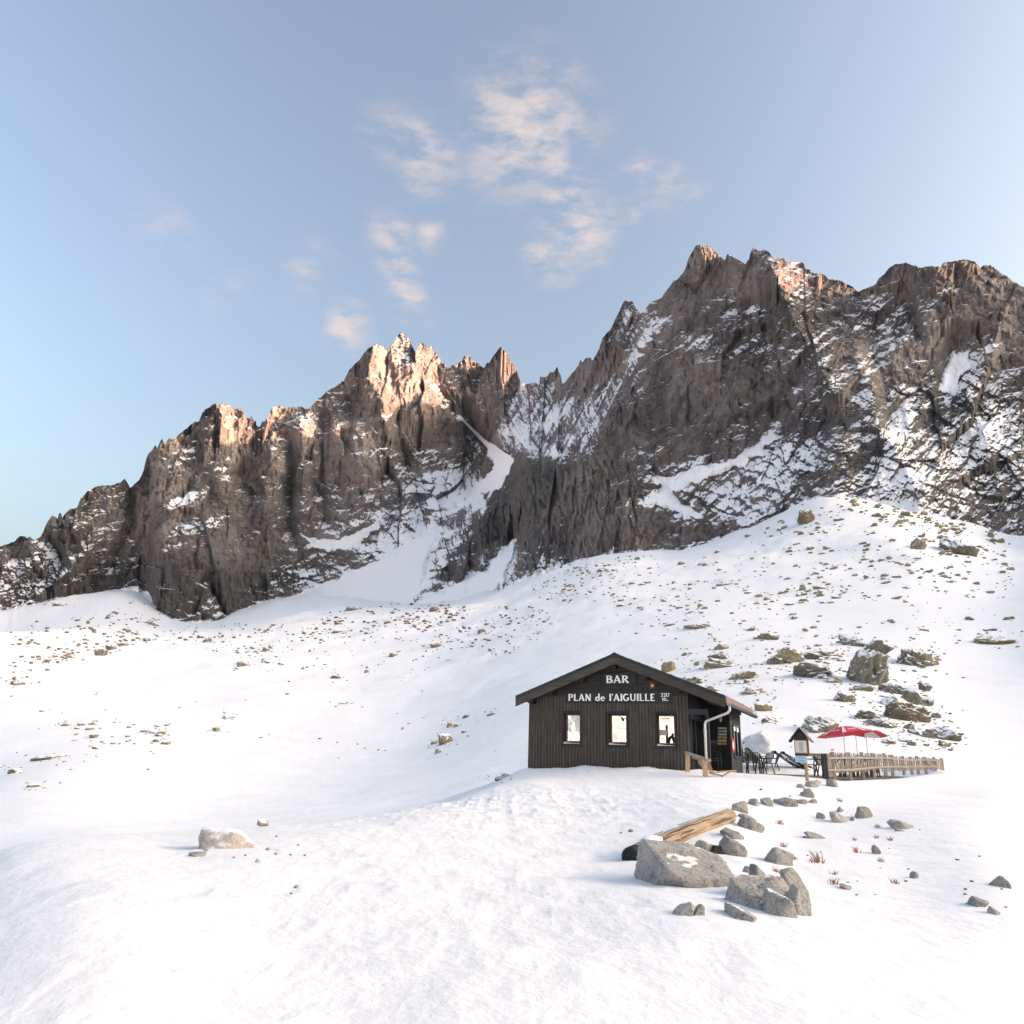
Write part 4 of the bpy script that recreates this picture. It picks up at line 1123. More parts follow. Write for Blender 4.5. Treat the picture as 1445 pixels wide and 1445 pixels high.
        for i in range(nc):
            t0 = i / nc; x0 = RX + (xe - RX) * t0; x1 = RX + (xe - RX) * (t0 + 1.12 / nc)
            if i == nc - 1: x1 = xe
            pl = [(x0, roof_z(x0) - .04), (x1, roof_z(x1) - .04), (x1, roof_z(x1) + .022), (x0, roof_z(x0) + .004)]
            if sgn > 0: pl = pl[::-1]
            MB().prism(pl, YB - YF - .005 - .0013 * i, Matrix.Translation((0, YF + .061, 0)) @ YA).obj('shingle_course', M['shingle'], rf)
    MB().prism([(RX - .16, RZ - .05), (RX, RZ + .035), (RX + .16, RZ - .05), (RX, RZ - .015)][::-1], YB - YF, Matrix.Translation((0, YF + .02, 0)) @ YA).obj('ridge_cap', M['barge'], H)
    # purlin ends
    for x in (.22, 1.02, 2.22, 3.44, 4.60, 5.78):
        zt = roof_z(x) - .30
        MB().box(x - .075, x + .075, YF + .07, -.03, zt - .20, zt).obj('purlin', M['black_wood'], H)
    MB().box(6.75, 6.9, YF + .07, 6.9, roof_z(6.9) - .41, roof_z(6.9) - .19).obj('purlin', M['black_wood'], H)
    sf = MB()
    # eave: hanging shingles, gutter with hooks, downpipe
    ev = MB().box(XR + .001, XR + .02, YF + .08, YB - .03, roof_z(XR) - .30, roof_z(XR) - .03).obj('eave_board', M['barge'], H)
    for i in range(28):
        a = YF + .09 + i * .264
        MB().box(XR + .021, XR + .04 + .004 * (i % 3), a, a + .25, roof_z(XR) - .25, roof_z(XR) - .045).obj('shingle', M['shingle'], ev)
    g = MB()
    gx, gzz, gr = XR + .125, roof_z(XR) - .27, .085
    prof = [(gx + gr * math.cos(rad(t)), gzz + gr * math.sin(rad(t))) for t in range(180, 361, 20)] + [(gx + gr * 1.12, gzz + .01), (gx + gr * .9, gzz - .004)]
    prof += [(gx + (gr - .012) * math.cos(rad(t)), gzz + (gr - .012) * math.sin(rad(t))) for t in range(350, 189, -20)]
    g.prism(prof, YB - YF, Matrix.Translation((0, YF + .02, 0)) @ YA)
    gut = g.obj('gutter', M['gutter'], H)
    for i in range(24):
        y = YF + .14 + i * .30
        MB().tube([(gx + (gr + .004) * math.cos(rad(t)), y, gzz + (gr + .004) * math.sin(rad(t))) for t in range(185, 356, 17)] + [(gx + gr * 1.1, y, gzz + .02)], .010, 5).obj('gutter_hook', M['frame'], gut)
    p = MB()
    p.tube([(gx, YF + .12, gzz - .08), (gx, YF + .11, gzz - .20), (gx - .06, YF + .13, gzz - .29), (gx - .22, YF + .2, gzz - .345), (6.72, -.10, 1.79), (6.62, -.10, 1.75), (6.58, -.10, 1.66), (6.575, -.10, 1.5), (6.575, -.10, -.35)], .043, 12)
    pp = p.obj('downpipe', M['pipe'], H, smooth=True)
    for z in (1.42, .45):
        MB().tube([(6.575, -.10, z - .02), (6.575, -.10, z + .02)], .055, 12).obj('pipe_clip', M['pipe'], pp)
    return H

HUT = build_hut()

def hang(o, x, y, z):
    """place a free standing thing that is fixed to the hut, in hut directions"""
    o.location = hut_pt(x, y, z); o.rotation_euler = (0, 0, -HTH)

def build_signs():
    # BAR
    (x0, z1), (x1, z0) = wall_xz(848, 950, -.05), wall_xz(896.8, 966.3, -.05)
    e = empty('bar_sign', (0, 0, 0), 0, 'small dark signboard reading BAR in white letters under the gable', 'sign')
    hang(e, 0, 0, 0)
    MB().box(x0 + .02, x1 - .02, -.055, -.027, z0 + .02, z1 - .02).obj('panel', M['sign_panel'], e)
    fr = MB().box(x0 - .03, x0 + .02, -.075, -.027, z0, z1).box(x1 - .02, x1 + .02, -.075, -.027, z0, z1).box(x0 + .02, x1 - .02, -.075, -.027, z1 - .02, z1 + .01).box(x0 + .02, x1 - .02, -.075, -.027, z0 - .01, z0 + .02)
    fr.obj('frame', M['frame'], e)
    a = wall_xz(855.3, 963.8, -.056); b = wall_xz(888.3, 953.0, -.056)
    write('BAR', e, a[0], b[0], a[1], b[1] - a[1], -.0555)
    # PLAN de l'AIGUILLE
    (x0, z1), (x1, z0) = wall_xz(798.5, 975.8, -.05), wall_xz(948.8, 992, -.05)
    e = empty('name_sign', (0, 0, 0), 0, "long dark signboard reading PLAN de l'AIGUILLE 2317 m. above the windows", 'sign')
    hang(e, 0, 0, 0)
    MB().box(x0, x1, -.058, -.026, z0 + .03, z1).obj('panel', M['sign_panel'], e)
    MB().box(x0 - .015, x1 + .015, -.07, -.026, z0 - .01, z0 + .0295).obj('frame', M['frame'], e)
    a = wall_xz(801.8, 989.0, -.059); b = wall_xz(925, 979.0, -.059)
    write("PLAN de l'AIGUILLE", e, a[0], b[0], a[1], b[1] - a[1], -.0585)
    a = wall_xz(932.8, 983.3, -.059); b = wall_xz(945, 978.2, -.059)
    write('2317', e, a[0], b[0], a[1], b[1] - a[1], -.0585)
    a = wall_xz(934.3, 989.0, -.059); b = wall_xz(943.6, 983.8, -.059)
    write('m.', e, a[0], b[0], a[1], (b[1] - a[1]) * 1.2, -.0585)
    # lamp on its rust plate
    x, z = wall_xz(920.8, 967.3, -.03)
    e = empty('wall_lamp', (0, 0, 0), 0, 'round wall lamp on a rusty square plate right of the BAR sign', 'lamp')
    hang(e, x, 0, z)
    MB().box(-.10, .10, -.05, -.026, -.10, .10).obj('back_plate', M['lamp_rust'], e, .008)
    g = MB().tube([(0, -.05, 0), (0, -.07, 0), (0, -.10, 0), (0, -.12, 0), (0, -.126, 0)], [.05, .052, .044, .024, .004], 14)
    g.obj('globe', M['globe'], e, smooth=True)
    # six direction boards in the porch
    for k in range(6):
        y0 = 1026.0 + k * 4.35
        xa, za = wall_xz(1012.8, y0, 2.95); xb, zb = wall_xz(1025.3, y0 + 3.3, 2.95)
        col = ('blue', 'yellow')[k % 2]
        o = empty('direction_board', (0, 0, 0), 0, '%s %s direction board in the dark porch, %s of the six' % (('topmost', 'upper', 'middle', 'middle', 'lower', 'bottom')[k], col, ('first', 'second', 'third', 'fourth', 'fifth', 'last')[k]), 'sign', 'direction boards stacked on the porch wall')
        hang(o, (xa + xb) / 2, 2.95, (za + zb) / 2)
        wd, hh = (xb - xa) / 2, (za - zb) / 2
        MB().box(-wd, wd, -.012, .012, -hh, hh).obj('panel', M['sign_blue' if col == 'blue' else 'sign_yellow'], o, .004)
        rr = random.Random(k)
        lt = MB()
        x = -wd * .7
        while x < wd * .6:
            l = rr.uniform(.015, .035)
            lt.box(x, x + l, -.0145, -.0125, -hh * .22, hh * .22); x += l + .012
        lt.obj('print', M['dark_print'] if col == 'yellow' else M['white_paint'], o)
    # red and white round plate by the side window
    e = empty('round_plate', (0, 0, 0), 0, 'small red and white round plate seen edge-on beside the side window', 'sign')
    e.location = hut_pt(6.98, 3.35, 1.05); e.rotation_euler = (0, rad(90), -HTH)
    MB().tube([(0, 0, 0), (0, 0, .02)], .27, 20).obj('disc', M['red'], e)
    MB().tube([(0, 0, .02), (0, 0, .026)], .13, 20).obj('white_centre', M['white_paint'], e)
    # hanging lantern
    e = empty('hanging_lantern', (0, 0, 0), 0, 'little grey lantern hanging in the porch beside the downpipe', 'lantern')
    hang(e, 6.95, .9, 1.95)
    MB().tube([(0, 0, .35), (0, 0, .0)], .008, 6).obj('rod', M['frame'], e)
    MB().tube([(0, 0, .02), (0, 0, -.03), (0, 0, -.14), (0, 0, -.17)], [.02, .05, .045, .02], 10).obj('shade', M['gutter'], e)
build_signs()

# ------------------------------------------------------------------ terrace
def to_local(p):
    dx, dy = p[0] - HX, p[1] - HY
    return dx * math.cos(HTH) - dy * math.sin(HTH), dx * math.sin(HTH) + dy * math.cos(HTH)

def build_deck():
    e = empty('deck', hut_pt(0, 0, DECK_Z - HZ), -HTH, 'bare plank terrace between the hut and the picket fence', 'deck')
    P = [to_local(p) for p in DECK_POLY]
    ys = [p[1] for p in P]
    y = min(ys) + .1
    rr = random.Random(5)
    while y < max(ys) - .15:
        xs = []
        for (x0, y0), (x1, y1) in zip(P, P[1:] + P[:1]):
            if (y0 > y + .07) != (y1 > y + .07):
                xs.append(x0 + (y + .07 - y0) * (x1 - x0) / (y1 - y0))
        xs.sort()
        for a, b in zip(xs[::2], xs[1::2]):
            a2 = max(a, 6.98 if -.3 < y < 6.2 else a)
            if b - a2 > .3:
                dz = rr.uniform(-.004, .004)
                MB().box(a2, b + rr.uniform(-.06, .06), y, y + .138, -.04 + dz, dz).obj('plank', M['deck'], e)
        y += .15
    return e
build_deck()

def deck_pt(px, r):
    p = at(px, 1088, r)
    return Vector((p.x, p.y, DECK_Z))

def make_chair():
    t = empty('terrace_chair', (0, 0, 0), 0, 'dark green resin armchair', 'chair', 'resin armchairs on the terrace')
    g = M['green_plastic']
    MB().prism([(-.22, -.24), (.22, -.24), (.25, .2), (-.25, .2)], .03, Matrix.Translation((0, 0, .41))).obj('seat', g, t, .008)
    b = MB()
    for i in range(7):
        x = -.19 + i * .063
        b.bar((x, .20, .43), (x * 1.12, .33, .80), .028, .016, (0, 1, 0))
    b.tube([(-.27, .27, .62), (-.24, .33, .78), (-.12, .35, .835), (.12, .35, .835), (.24, .33, .78), (.27, .27, .62)], .02, 6)
    b.obj('backrest', g, t)
    for s in (-1, 1):
        MB().tube([(s * .25, -.24, .40), (s * .275, -.235, .58), (s * .285, -.16, .63), (s * .285, .12, .635), (s * .265, .28, .62)], .022, 6).obj('armrest', g, t)
        MB().bar((s * .24, -.22, .42), (s * .275, -.27, 0), .05, .035, (0, 1, 0)).obj('leg', g, t)
        MB().bar((s * .24, .20, .42), (s * .27, .30, 0), .05, .035, (0, 1, 0)).obj('leg', g, t)
    return t

def copy_tree(o, parent=None):
    c = o.copy(); COL.objects.link(c)
    if parent is not None: c.parent = parent
    for ch in o.children: copy_tree(ch, c)
    return c

def build_furniture():
    ch = make_chair()
    spots = [(1043, 35.5, 200, 'dark green resin armchair close against the hut corner'), (1054, 38.5, 100, 'dark green resin armchair on the hut side of the round table'), (1071, 39.5, 10, 'dark green resin armchair on the far side of the round table'),
             (1064, 35.2, 170, 'dark green resin armchair with its back to the snow in front of the round table'), (1089, 37.2, 262, 'dark green resin armchair standing apart at the right of the round table'), (1079, 36.0, 215, 'dark green resin armchair tucked in at the right front of the round table'), (1151, 33.6, 285, 'dark green resin armchair between the notice post and the fence'), (1162, 35.4, 80, 'dark green resin armchair half hidden behind the fence end post')]
    kids = list(ch.children)
    for i, (px, r, a, lab) in enumerate(spots):
        o = ch if i == 0 else copy_tree(ch)
        o.location = deck_pt(px, r); o.rotation_euler = (0, 0, rad(a)); o['label'] = lab
    for i, (px, r, a) in enumerate(((1186, 34.5, 20), (1197, 35.5, 140), (1213, 37.0, 60), (1224, 38.0, 200), (1236, 39.2, 120), (1207, 34.9, 300))):
        o = copy_tree(ch); o.location = deck_pt(px, r); o.rotation_euler = (0, 0, rad(a))
        o['label'] = 'dark green resin armchair behind the fence pickets, %s' % ('leftmost of the six there', 'just right of the leftmost one', 'under the middle parasol pole', 'just right of the middle parasol pole', 'rightmost of the six there', 'close to the pickets between two tables')[i]; o['group'] = 'resin armchairs behind the fence'
    def table(px, r, lab):
        t = empty('terrace_table', deck_pt(px, r), .3, lab, 'table', 'terrace tables')
        MB().tube([(0, 0, .69), (0, 0, .725)], .46, 28).obj('table_top', M['green_plastic'], t)
        for k in range(4):
            a = rad(45 + 90 * k)
            MB().bar((.28 * math.cos(a), .28 * math.sin(a), .69), (.34 * math.cos(a), .34 * math.sin(a), 0), .05, .04, (0, 1, 0)).obj('leg', M['green_plastic'], t)
    table(1066, 37.3, 'round dark green table among chairs beside the hut corner')
    table(1203, 36.4, 'dark green table behind the fence under the left parasol')
    table(1229, 38.6, 'dark green table behind the fence under the right parasol')
    # folding sun loungers
    def lounger(px, r, lab):
        t = empty('deck_chair', deck_pt(px, r), rad(-6), lab, 'deck chair', 'folding deck chairs')
        g = M['green_plastic']
        for s in (-1, 1):
            MB().bar((-.62, s * .27, .88), (.72, s * .27, .20), .04, .03, (0, 1, 0)).obj('side_rail', g, t)
            MB().bar((-.50, s * .24, .0), (.50, s * .24, .36), .035, .028, (0, 1, 0)).obj('leg', g, t)
            MB().bar((.62, s * .21, .0), (-.22, s * .21, .64), .035, .028, (0, 1, 0)).obj('leg', g, t)
        b = MB()
        pts = [(-.66, .92), (-.62, .88), (-.3, .66), (.05, .42), (.35, .33), (.72, .22)]
        for (x0, z0), (x1, z1) in zip(pts[:-1], pts[1:]):
            b.bar((x0, 0, z0), (x1, 0, z1), .50, .03, (0, 0, 1))
        b.obj('sling', g, t)
        MB().tube([(-.66, -.24, .90), (-.66, .24, .90)], .07, 10).obj('head_pillow', g, t)
    lounger(1116, 37.6, 'left folding deck chair in dark green with crossed legs beside the notice post')
    lounger(1127, 39.2, 'right folding deck chair in dark green partly behind the notice post')
    # covered heap and pale stake behind the table
    o = empty('tarpaulin_heap', deck_pt(1058, 41.5), .2, 'dark green tarpaulin over a pointed heap behind the round table', 'tarpaulin')
    V = []; n = 14
    for j, (rr, z) in enumerate(((1.0, 0), (.86, .35), (.62, .68), (.34, .98), (.10, 1.12))):
        for k in range(n):
            a = 2 * math.pi * k / n; q = rr * (1 + .10 * math.sin(3 * a + j) + .06 * math.cos(7 * a))
            V.append((q * .85 * math.cos(a) - .12 * z, q * .5 * math.sin(a), z + .04 * math.sin(5 * a)))
    MB().add(V, [(j * n + k, j * n + (k + 1) % n, (j + 1) * n + (k + 1) % n, (j + 1) * n + k) for j in range(4) for k in range(n)] + [tuple(4 * n + k for k in range(n))]).obj('cover', M['green_trim'], o)
    MB().tube([(0, -.52, .25), (.3, -.46, .42), (.55, -.30, .36)], .012, 5).obj('rope', M['pale_wood'], o)
    s = empty('stake', deck_pt(1051, 40.5), 0, 'thin pale stake standing in the snow by the hut corner', 'stake')
    MB().tube([(0, 0, 0), (.01, 0, 1.3)], .035, 8).obj('shaft', M['pipe'], s)
    MB().tube([(.01, 0, 1.3), (.01, 0, 1.36)], .042, 8).obj('cap', M['frame'], s)
    # chairs stacked in the porch
    st = empty('chair_stack', hut_pt(6.62, 1.0, .06), -HTH + .4, 'stack of dark green chairs leaning in the porch below the direction boards', 'chair stack')
    for k in range(4):
        b = MB()
        z = k * .10
        b.box(-.2, .2, -.2, .2, .40 + z, .425 + z); b.box(-.22, .22, .17, .20, .43 + z, .80 + z)
        for sx in (-1, 1):
            b.bar((sx * .21, -.19, .40 + z), (sx * .23, -.21, 0 + z), .03, .03, (0, 1, 0)); b.bar((sx * .21, .18, .40 + z), (sx * .23, .22, 0 + z), .03, .03, (0, 1, 0))
            b.bar((sx * .22, -.18, .58 + z), (sx * .22, .18, .60 + z), .03, .03)
        b.obj('stacked_chair', M['green_plastic'], st)
build_furniture()

def build_parasols():
    for i, (px, r, apex, rimw, tilt, tz, lab, snow) in enumerate(((1195, 40.5, 1025.3, 1.24, -7, .30, 'left red parasol with white stripes and lettering over the fence', False),
                                               (1212.5, 43.5, 1025.6, .95, 2, .20, 'middle red parasol mostly hidden behind its two neighbours', True), (1227, 42.0, 1026.6, 1.0, 8, .24, 'right red parasol with snow lying on its canopy', True))):
        b = deck_pt(px, r)
        top = at(px, apex, r).z - DECK_Z
        t = empty('parasol', b, 0, lab, 'parasol', 'red and white parasols on the terrace')
        MB().tube([(0, 0, 0), (0, 0, top)], .019, 8).obj('pole', M['pipe'], t)
        MB().tube([(0, 0, 0), (0, 0, .08), (0, 0, .1)], [.25, .24, .05], 14).obj('base', M['pipe'], t)
        n = 8
        rot = Matrix.Translation((0, 0, top)) @ Matrix.Rotation(rad(tilt), 4, 'Y') @ Matrix.Rotation(rad(-5), 4, 'X')
        def P(a, q, off=0.0):
            return rot @ Vector((q * rimw * math.cos(a), q * rimw * math.sin(a), -tz * 1.25 * q ** 1.5 + .02 + off))
        can = None
        for k in range(n):
            a0, a1 = rad(22.5 + 45 * k), rad(22.5 + 45 * (k + 1))
            mb = MB(); qs = (.04, .3, .55, .8, 1.0); V = []
            for off in (0, -.012):
                for q in qs:
                    for f in (0, .5, 1):
                        a = a0 + (a1 - a0) * f
                        V.append(P(a, q * (1 - .035 * (1 if f == .5 else 0)), off - (.02 * q if f == .5 else 0)))
            fs = []
            for j in range(len(qs) - 1):
                for f in range(2):
                    i0 = j * 3 + f
                    fs += [(i0, i0 + 1, i0 + 4, i0 + 3), (15 + i0, 15 + i0 + 3, 15 + i0 + 4, 15 + i0 + 1)]
            e = 12
            fs += [(e, e + 1, 16 + e, 15 + e), (e + 1, e + 2, 17 + e, 16 + e)]
            mb.add(V, fs)
            white = snow and k in (0, 1, 7)
            pn = mb.obj('canopy_panel', M['white_canvas'] if (snow and k % 2 == i % 2) else M['red'], t, smooth=True)
            # white seam stripe and skirt lettering
            m2 = MB(); V = []
            for q in qs:
                V += [P(a0 - .075, q, .016), P(a0 + .075, q, .016)]
            m2.add(V, [(2 * j, 2 * j + 1, 2 * j + 3, 2 * j + 2) for j in range(4)])
            m2.obj('stripe', M['white_canvas'], pn)
            if not snow:
                am = (a0 + a1) / 2; m3 = MB(); rr = random.Random(k)
                q0, q1 = .70, .80
                aa = am - .20
                while aa < am + .20:
                    w = rr.uniform(.03, .055)
                    m3.add([P(aa, q0, .022), P(aa + w, q0, .022), P(aa + w, q1, .022), P(aa, q1, .022)], [(0, 1, 2, 3)]); aa += w + .02
                m3.obj('lettering', M['white_canvas'], pn)
        if snow:
            V = []; m = 20
            for j, q in enumerate((.0, .3, .6, .82, .86)):
                for k in range(m):
                    a = 2 * math.pi * k / m
                    qq = q * (1 + .10 * math.sin(3 * a + i) + .07 * math.sin(7 * a))
                    V.append(P(a, qq, (.075, .07, .05, .022, .0)[j]))
            MB().add(V, [(j * m + k, j * m + (k + 1) % m, (j + 1) * m + (k + 1) % m, (j + 1) * m + k) for j in range(4) for k in range(m)]).obj('snow_cap', M['snow'], t, smooth=True)
build_parasols()

# ------------------------------------------------------------------ picket fence
def build_fence():
    FP = [(1165, 29.3), (1200, 31.2), (1250, 35.6), (1290, 40.5), (1332, 47)]
    top = [(1165, 1064), (1172, 1062), (1200, 1062), (1245, 1063.5), (1262, 1065.5), (1278, 1068.5), (1300, 1067.8), (1332, 1070)]
    bot = [(1165, 1097), (1200, 1096.5), (1225, 1092.5), (1250, 1089.5), (1275, 1088), (1300, 1087.5), (1332, 1086.5)]
    I = lambda L, x: float(np.interp(x, [a for a, b in L], [b for a, b in L]))
    def P(px, py): return at(px, py, I(FP, px))
    o0 = P(1165, 1097)
    e = empty('picket_fence', o0, 0, 'weathered chestnut picket fence winding along the terrace edge', 'fence')
    rr = random.Random(9)
    n = 104
    for k in range(n):
        px = 1166 + (1331 - 1166) * (k + .5) / n
        lift = 6.5 if 1176 < px < 1246 else 1.5
        a = P(px, I(bot, px) - rr.uniform(lift - 1.5, lift)) - o0
        b = P(px, I(top, px) + rr.uniform(0, 1.6)) - o0
        a.x += rr.uniform(-.012, .012); b.x += rr.uniform(-.03, .03)
        b = Vector((a.x + rr.uniform(-.03, .03), a.y, b.z))
        d = P(px + 1, 1080) - P(px - 1, 1080); d.z = 0
        w = d.length * .40 * rr.uniform(.8, 1.15)
        d.normalize()
        nrm = Vector((d.y, -d.x, 0))
        MB().bar(a, b, w, .022, nrm).obj('picket', M['pale_wood'], e)
    for k, px in enumerate((1166, 1178, 1201, 1219, 1234, 1250, 1260, 1276, 1287, 1296, 1307, 1320, 1331)):
        a = P(px, I(bot, px) + 1.5) - o0; b = P(px, I(top, px) - (1.0 if k % 2 else .2)) - o0
        b = Vector((a.x, a.y, b.z)) ; off = Vector((-.03, -.05, 0))
        MB().bar(a + off + Vector((0, 0, -.12)), b + off, .10 if k else .16, .09, (0, 1, 0)).obj('post', M['pale_wood'] if k else M['frame'], e)
    for off in (.22, .70):
        for a, b in zip(range(1167, 1327, 8), range(1175, 1335, 8)):
            b = min(b, 1331)
            za = I(top, a) * (1 - off) + I(bot, a) * off; zb = I(top, b) * (1 - off) + I(bot, b) * off
            MB().bar(P(a, za) - o0 + Vector((0, -.06, 0)), P(b, zb) - o0 + Vector((0, -.06, 0)), .035, .065).obj('rail', M['pale_wood_h'], e)
    br = MB().bar(P(1306, 1074) - o0 + Vector((-.03, -.1, 0)), P(1315, 1085) - o0 + Vector((-.03, -.1, 0)), .035, .05).obj('brace', M['pale_wood_h'], e)
    # leaning dark end boards and the tan top rail that runs to the notice post
    MB().bar(P(1161, 1067) - o0, P(1163.5, 1097) - o0, .12, .05, (0, 1, 0)).obj('end_board', M['frame'], e)
    MB().bar(at(1141, 1065, 31.0) - o0, at(1163.5, 1065.7, 29.6) - o0, .05, .10).obj('top_rail', M['tan_wood'], e)
build_fence()

def build_notice_post():
    r = 27.2
    b = at(1139.5, 1104, r)
    e = empty('notice_post', b, -HTH - .12, 'notice box with a little gable roof on a tan timber post', 'notice box')
    e.scale = (.74, .80, .84)
    u = r / F
    MB().tube([(0, 0, -.3), (.0, 0, .5), (-.01, 0, 1.05)], [.075, .072, .068], 12).obj('post', M['post_wood'], e, smooth=True)
    c = MB()
    c.box(-.40, .14, -.10, .20, .93, 1.02); c.box(-.40, -.36, -.10, .2, 1.02, 1.50); c.box(.10, .14, -.10, .2, 1.02, 1.50); c.box(-.36, .10, .16, .2, 1.02, 1.5)
    c.prism([(-.40, 1.5), (.14, 1.5), (.14, 1.53), (-.13, 1.86), (-.40, 1.53)], .30, Matrix.Translation((0, -.10, 0)) @ YA)
    cab = c.obj('cabinet', M['board_h'], e)
    MB().box(-.365, .105, -.115, -.10, 1.03, 1.49).obj('notice_sheet', M['notice'], cab)
    fr = MB().box(-.385, -.355, -.13, -.115, 1.02, 1.5).box(.095, .125, -.13, -.115, 1.02, 1.5).box(-.355, .095, -.13, -.115, 1.465, 1.5).box(-.355, .095, -.13, -.115, 1.02, 1.055)
    fr.obj('notice_frame', M['tan_wood'], cab)
    MB().box(-.21, -.03, -.119, -.1155, 1.09, 1.43).obj('grey_page', M['grey_paper'], cab)
    for s in (-1, 1):
        pl = [(-.13, 1.97), (-.13 + s * .46, 1.97 - .50), (-.13 + s * .46, 1.97 - .55), (-.13, 1.97 - .055)]
        if s > 0: pl = pl[::-1]
        rf = MB().prism(pl, .52, Matrix.Translation((0, -.24, 0)) @ YA).obj('roof', M['board_h'], e)
        for k in range(4):
            t = k / 4
            x0, z0 = -.13 + s * .46 * t, 1.972 - .5 * t; x1, z1 = -.13 + s * .46 * (t + .27), 1.972 - .5 * (t + .27)
            q = [(x0, z0), (x1, z1 + .018), (x1, z1), (x0, z0 - .004)]
            if s > 0: q = q[::-1]
            MB().prism(q, .52 + .004 * k, Matrix.Translation((0, -.241, 0)) @ YA).obj('shingle', M['shingle'] if s > 0 else M['barge'], rf)
    o = empty('blue_sign', (0, 0, 0), 0, 'pale blue rectangular sign nailed to the notice post under the box', 'sign')
    o.location = e.matrix_basis @ Vector((-.17, -.125, .82)); o.rotation_euler = e.rotation_euler
    MB().box(-.17, .17, -.012, .012, -.10, .10).obj('panel', M['pale_blue'], o, .006)
    lt = MB(); rr = random.Random(2)
    for z, x0, x1 in ((.035, -.06, .10), (-.045, -.05, .09)):
        x = x0
        while x < x1:
            l = rr.uniform(.015, .03); lt.box(x, x + l, -.0145, -.0125, z - .014, z + .014); x += l + .01
    lt.obj('print', M['sign_blue'], o)
build_notice_post()

def build_handrail():
    e0 = at(970.3, 1088, 27.0)
    e = empty('handrail', e0, 0, 'sloping wooden handrail with two posts at the porch entrance', 'handrail')
    q = lambda px, py, r: at(px, py, r) - e0
    MB().bar(q(970.3, 1090, 27.0), q(970.3, 1062.5, 27.0), .13, .12, (0, 1, 0)).obj('post', M['tan_wood'], e)
    MB().bar(q(995.6, 1096, 25.6), q(994.2, 1071.5, 25.6), .13, .12, (0, 1, 0)).obj('post', M['tan_wood'], e)
    MB().bar(q(968.3, 1062.3, 27.0), q(1001, 1073.3, 25.3), .11, .075).obj('rail', M['pale_wood_h'], e)
    MB().bar(q(977, 1069, 26.7), q(996, 1072, 25.7), .03, .08).obj('rail', M['pale_wood_h'], e)
    o0 = at(1000, 1090, 25.9)
    o = empty('leaning_plank', o0, 0, 'broad pale plank leaning from the handrail down to the snow', 'plank')
    a, b, c, d = at(984, 1073, 26.3), at(1000.5, 1074, 26.0), at(1011, 1091, 25.8), at(992, 1078, 26.05)
    n = Vector((.02, -.05, .01))
    pts = [at(984, 1072, 26.3), at(1000.5, 1074, 26.0), at(1006.5, 1088, 25.7), at(1011.5, 1090.5, 25.6), at(1002, 1089.5, 25.6), at(991, 1083, 25.9), at(986, 1078, 26.2)]
    V = [p - o0 for p in pts] + [p - o0 + Vector((.01, .05, 0)) for p in pts]
    m = len(pts)
    MB().add(V, [tuple(range(m)), tuple(range(2 * m - 1, m - 1, -1))] + [(i, i + m, (i + 1) % m + m, (i + 1) % m) for i in range(m)]).obj('plank', M['tan_wood'], o)
    for k, (p0, p1, lab) in enumerate((((1003, 1090.5), (1037, 1087.5), 'pale loose board lying at the porch step'), ((1018, 1096), (1030, 1088.5), 'thin splinter of board poking from the snow by the porch'), ((1002, 1091), (1019, 1094.5), 'short grey board end half buried before the porch'))):
        b = empty('loose_board', at(*p0, 25.9), 0, lab, 'board', 'loose boards by the porch')
        MB().bar(Vector((0, 0, 0)), at(*p1, 26.6 if k == 0 else 26.0) - at(*p0, 25.9), .16 if k == 0 else .05, .04).obj('plank', M['tan_wood'] if k == 0 else M['pale_wood_h'], b)
build_handrail()
# ------------------------------------------------------------------ rocks
import bmesh
_ico = {}
def ico(sub):
    if sub not in _ico:
        bm = bmesh.new(); bmesh.ops.create_icosphere(bm, subdivisions=sub, radius=1.0)
        bm.verts.ensure_lookup_table()
        _ico[sub] = (np.array([v.co[:] for v in bm.verts]), np.array([[v.index for v in f.verts] for f in bm.faces]))
        bm.free()
    return _ico[sub]

def noise3(p, s, seed):
    return (fbm(p[:, 0] * s + seed, p[:, 1] * s + p[:, 2] * s * .7, seed, 3) + fbm(p[:, 1] * s - seed, p[:, 2] * s + p[:, 0] * s * .6, seed + 5, 3)) * .5

def rock_mesh(seed, sub=3, planes=13, rough=.10, top=None, round_=.04, columns=0.0, jag=0.0):
    """split block of stone: unit sphere directions cut by random planes, then weathered"""
    V, Fc = ico(sub)
    r_ = np.random.default_rng(seed)
    n = r_.normal(size=(planes, 3)); n /= np.linalg.norm(n, axis=1)[:, None]
    d = r_.uniform(.62, 1.0, planes)
    base = np.array([[1, 0, 0], [-1, 0, 0], [0, 1, 0], [0, -1, 0], [0, 0, 1], [0, 0, -1]], float)
    n = np.vstack([n, base]); d = np.concatenate([d, [.98, .98, .98, .98, top or .95, 1.0]])
    dot = V @ n.T
    t = np.where(dot > 1e-3, d[None] / np.maximum(dot, 1e-3), 1e3)
    k = 1 / max(round_, .01)
    r = -np.log(np.exp(-k * np.minimum(t, 4)).sum(1)) / k
    r = np.clip(r, .3, 1.35)
    r = r * (1 + rough * noise3(V, 2.2, seed) + rough * .6 * noise3(V, 5.5, seed + 3))
    P = V * r[:, None]
    if jag:
        f = facets(V[:, 0] * 2.3 + V[:, 2] * 1.1 + seed, V[:, 1] * 2.3 + V[:, 2] * 1.9, seed + 40, .8, .6) + .5 * facets(V[:, 0] * 5 + V[:, 2] * 3, V[:, 1] * 5 + V[:, 2] * 4, seed + 50, .8, .6)
        P = P * (1 + jag * f)[:, None]
    if columns:
        ang = np.arctan2(P[:, 1], P[:, 0])
        P[:, :2] *= (1 + columns * np.sign(np.sin(ang * 13 + np.sin(ang * 5) * 2)) * .5)[:, None]
    return np_mesh('boulder', P, Fc)

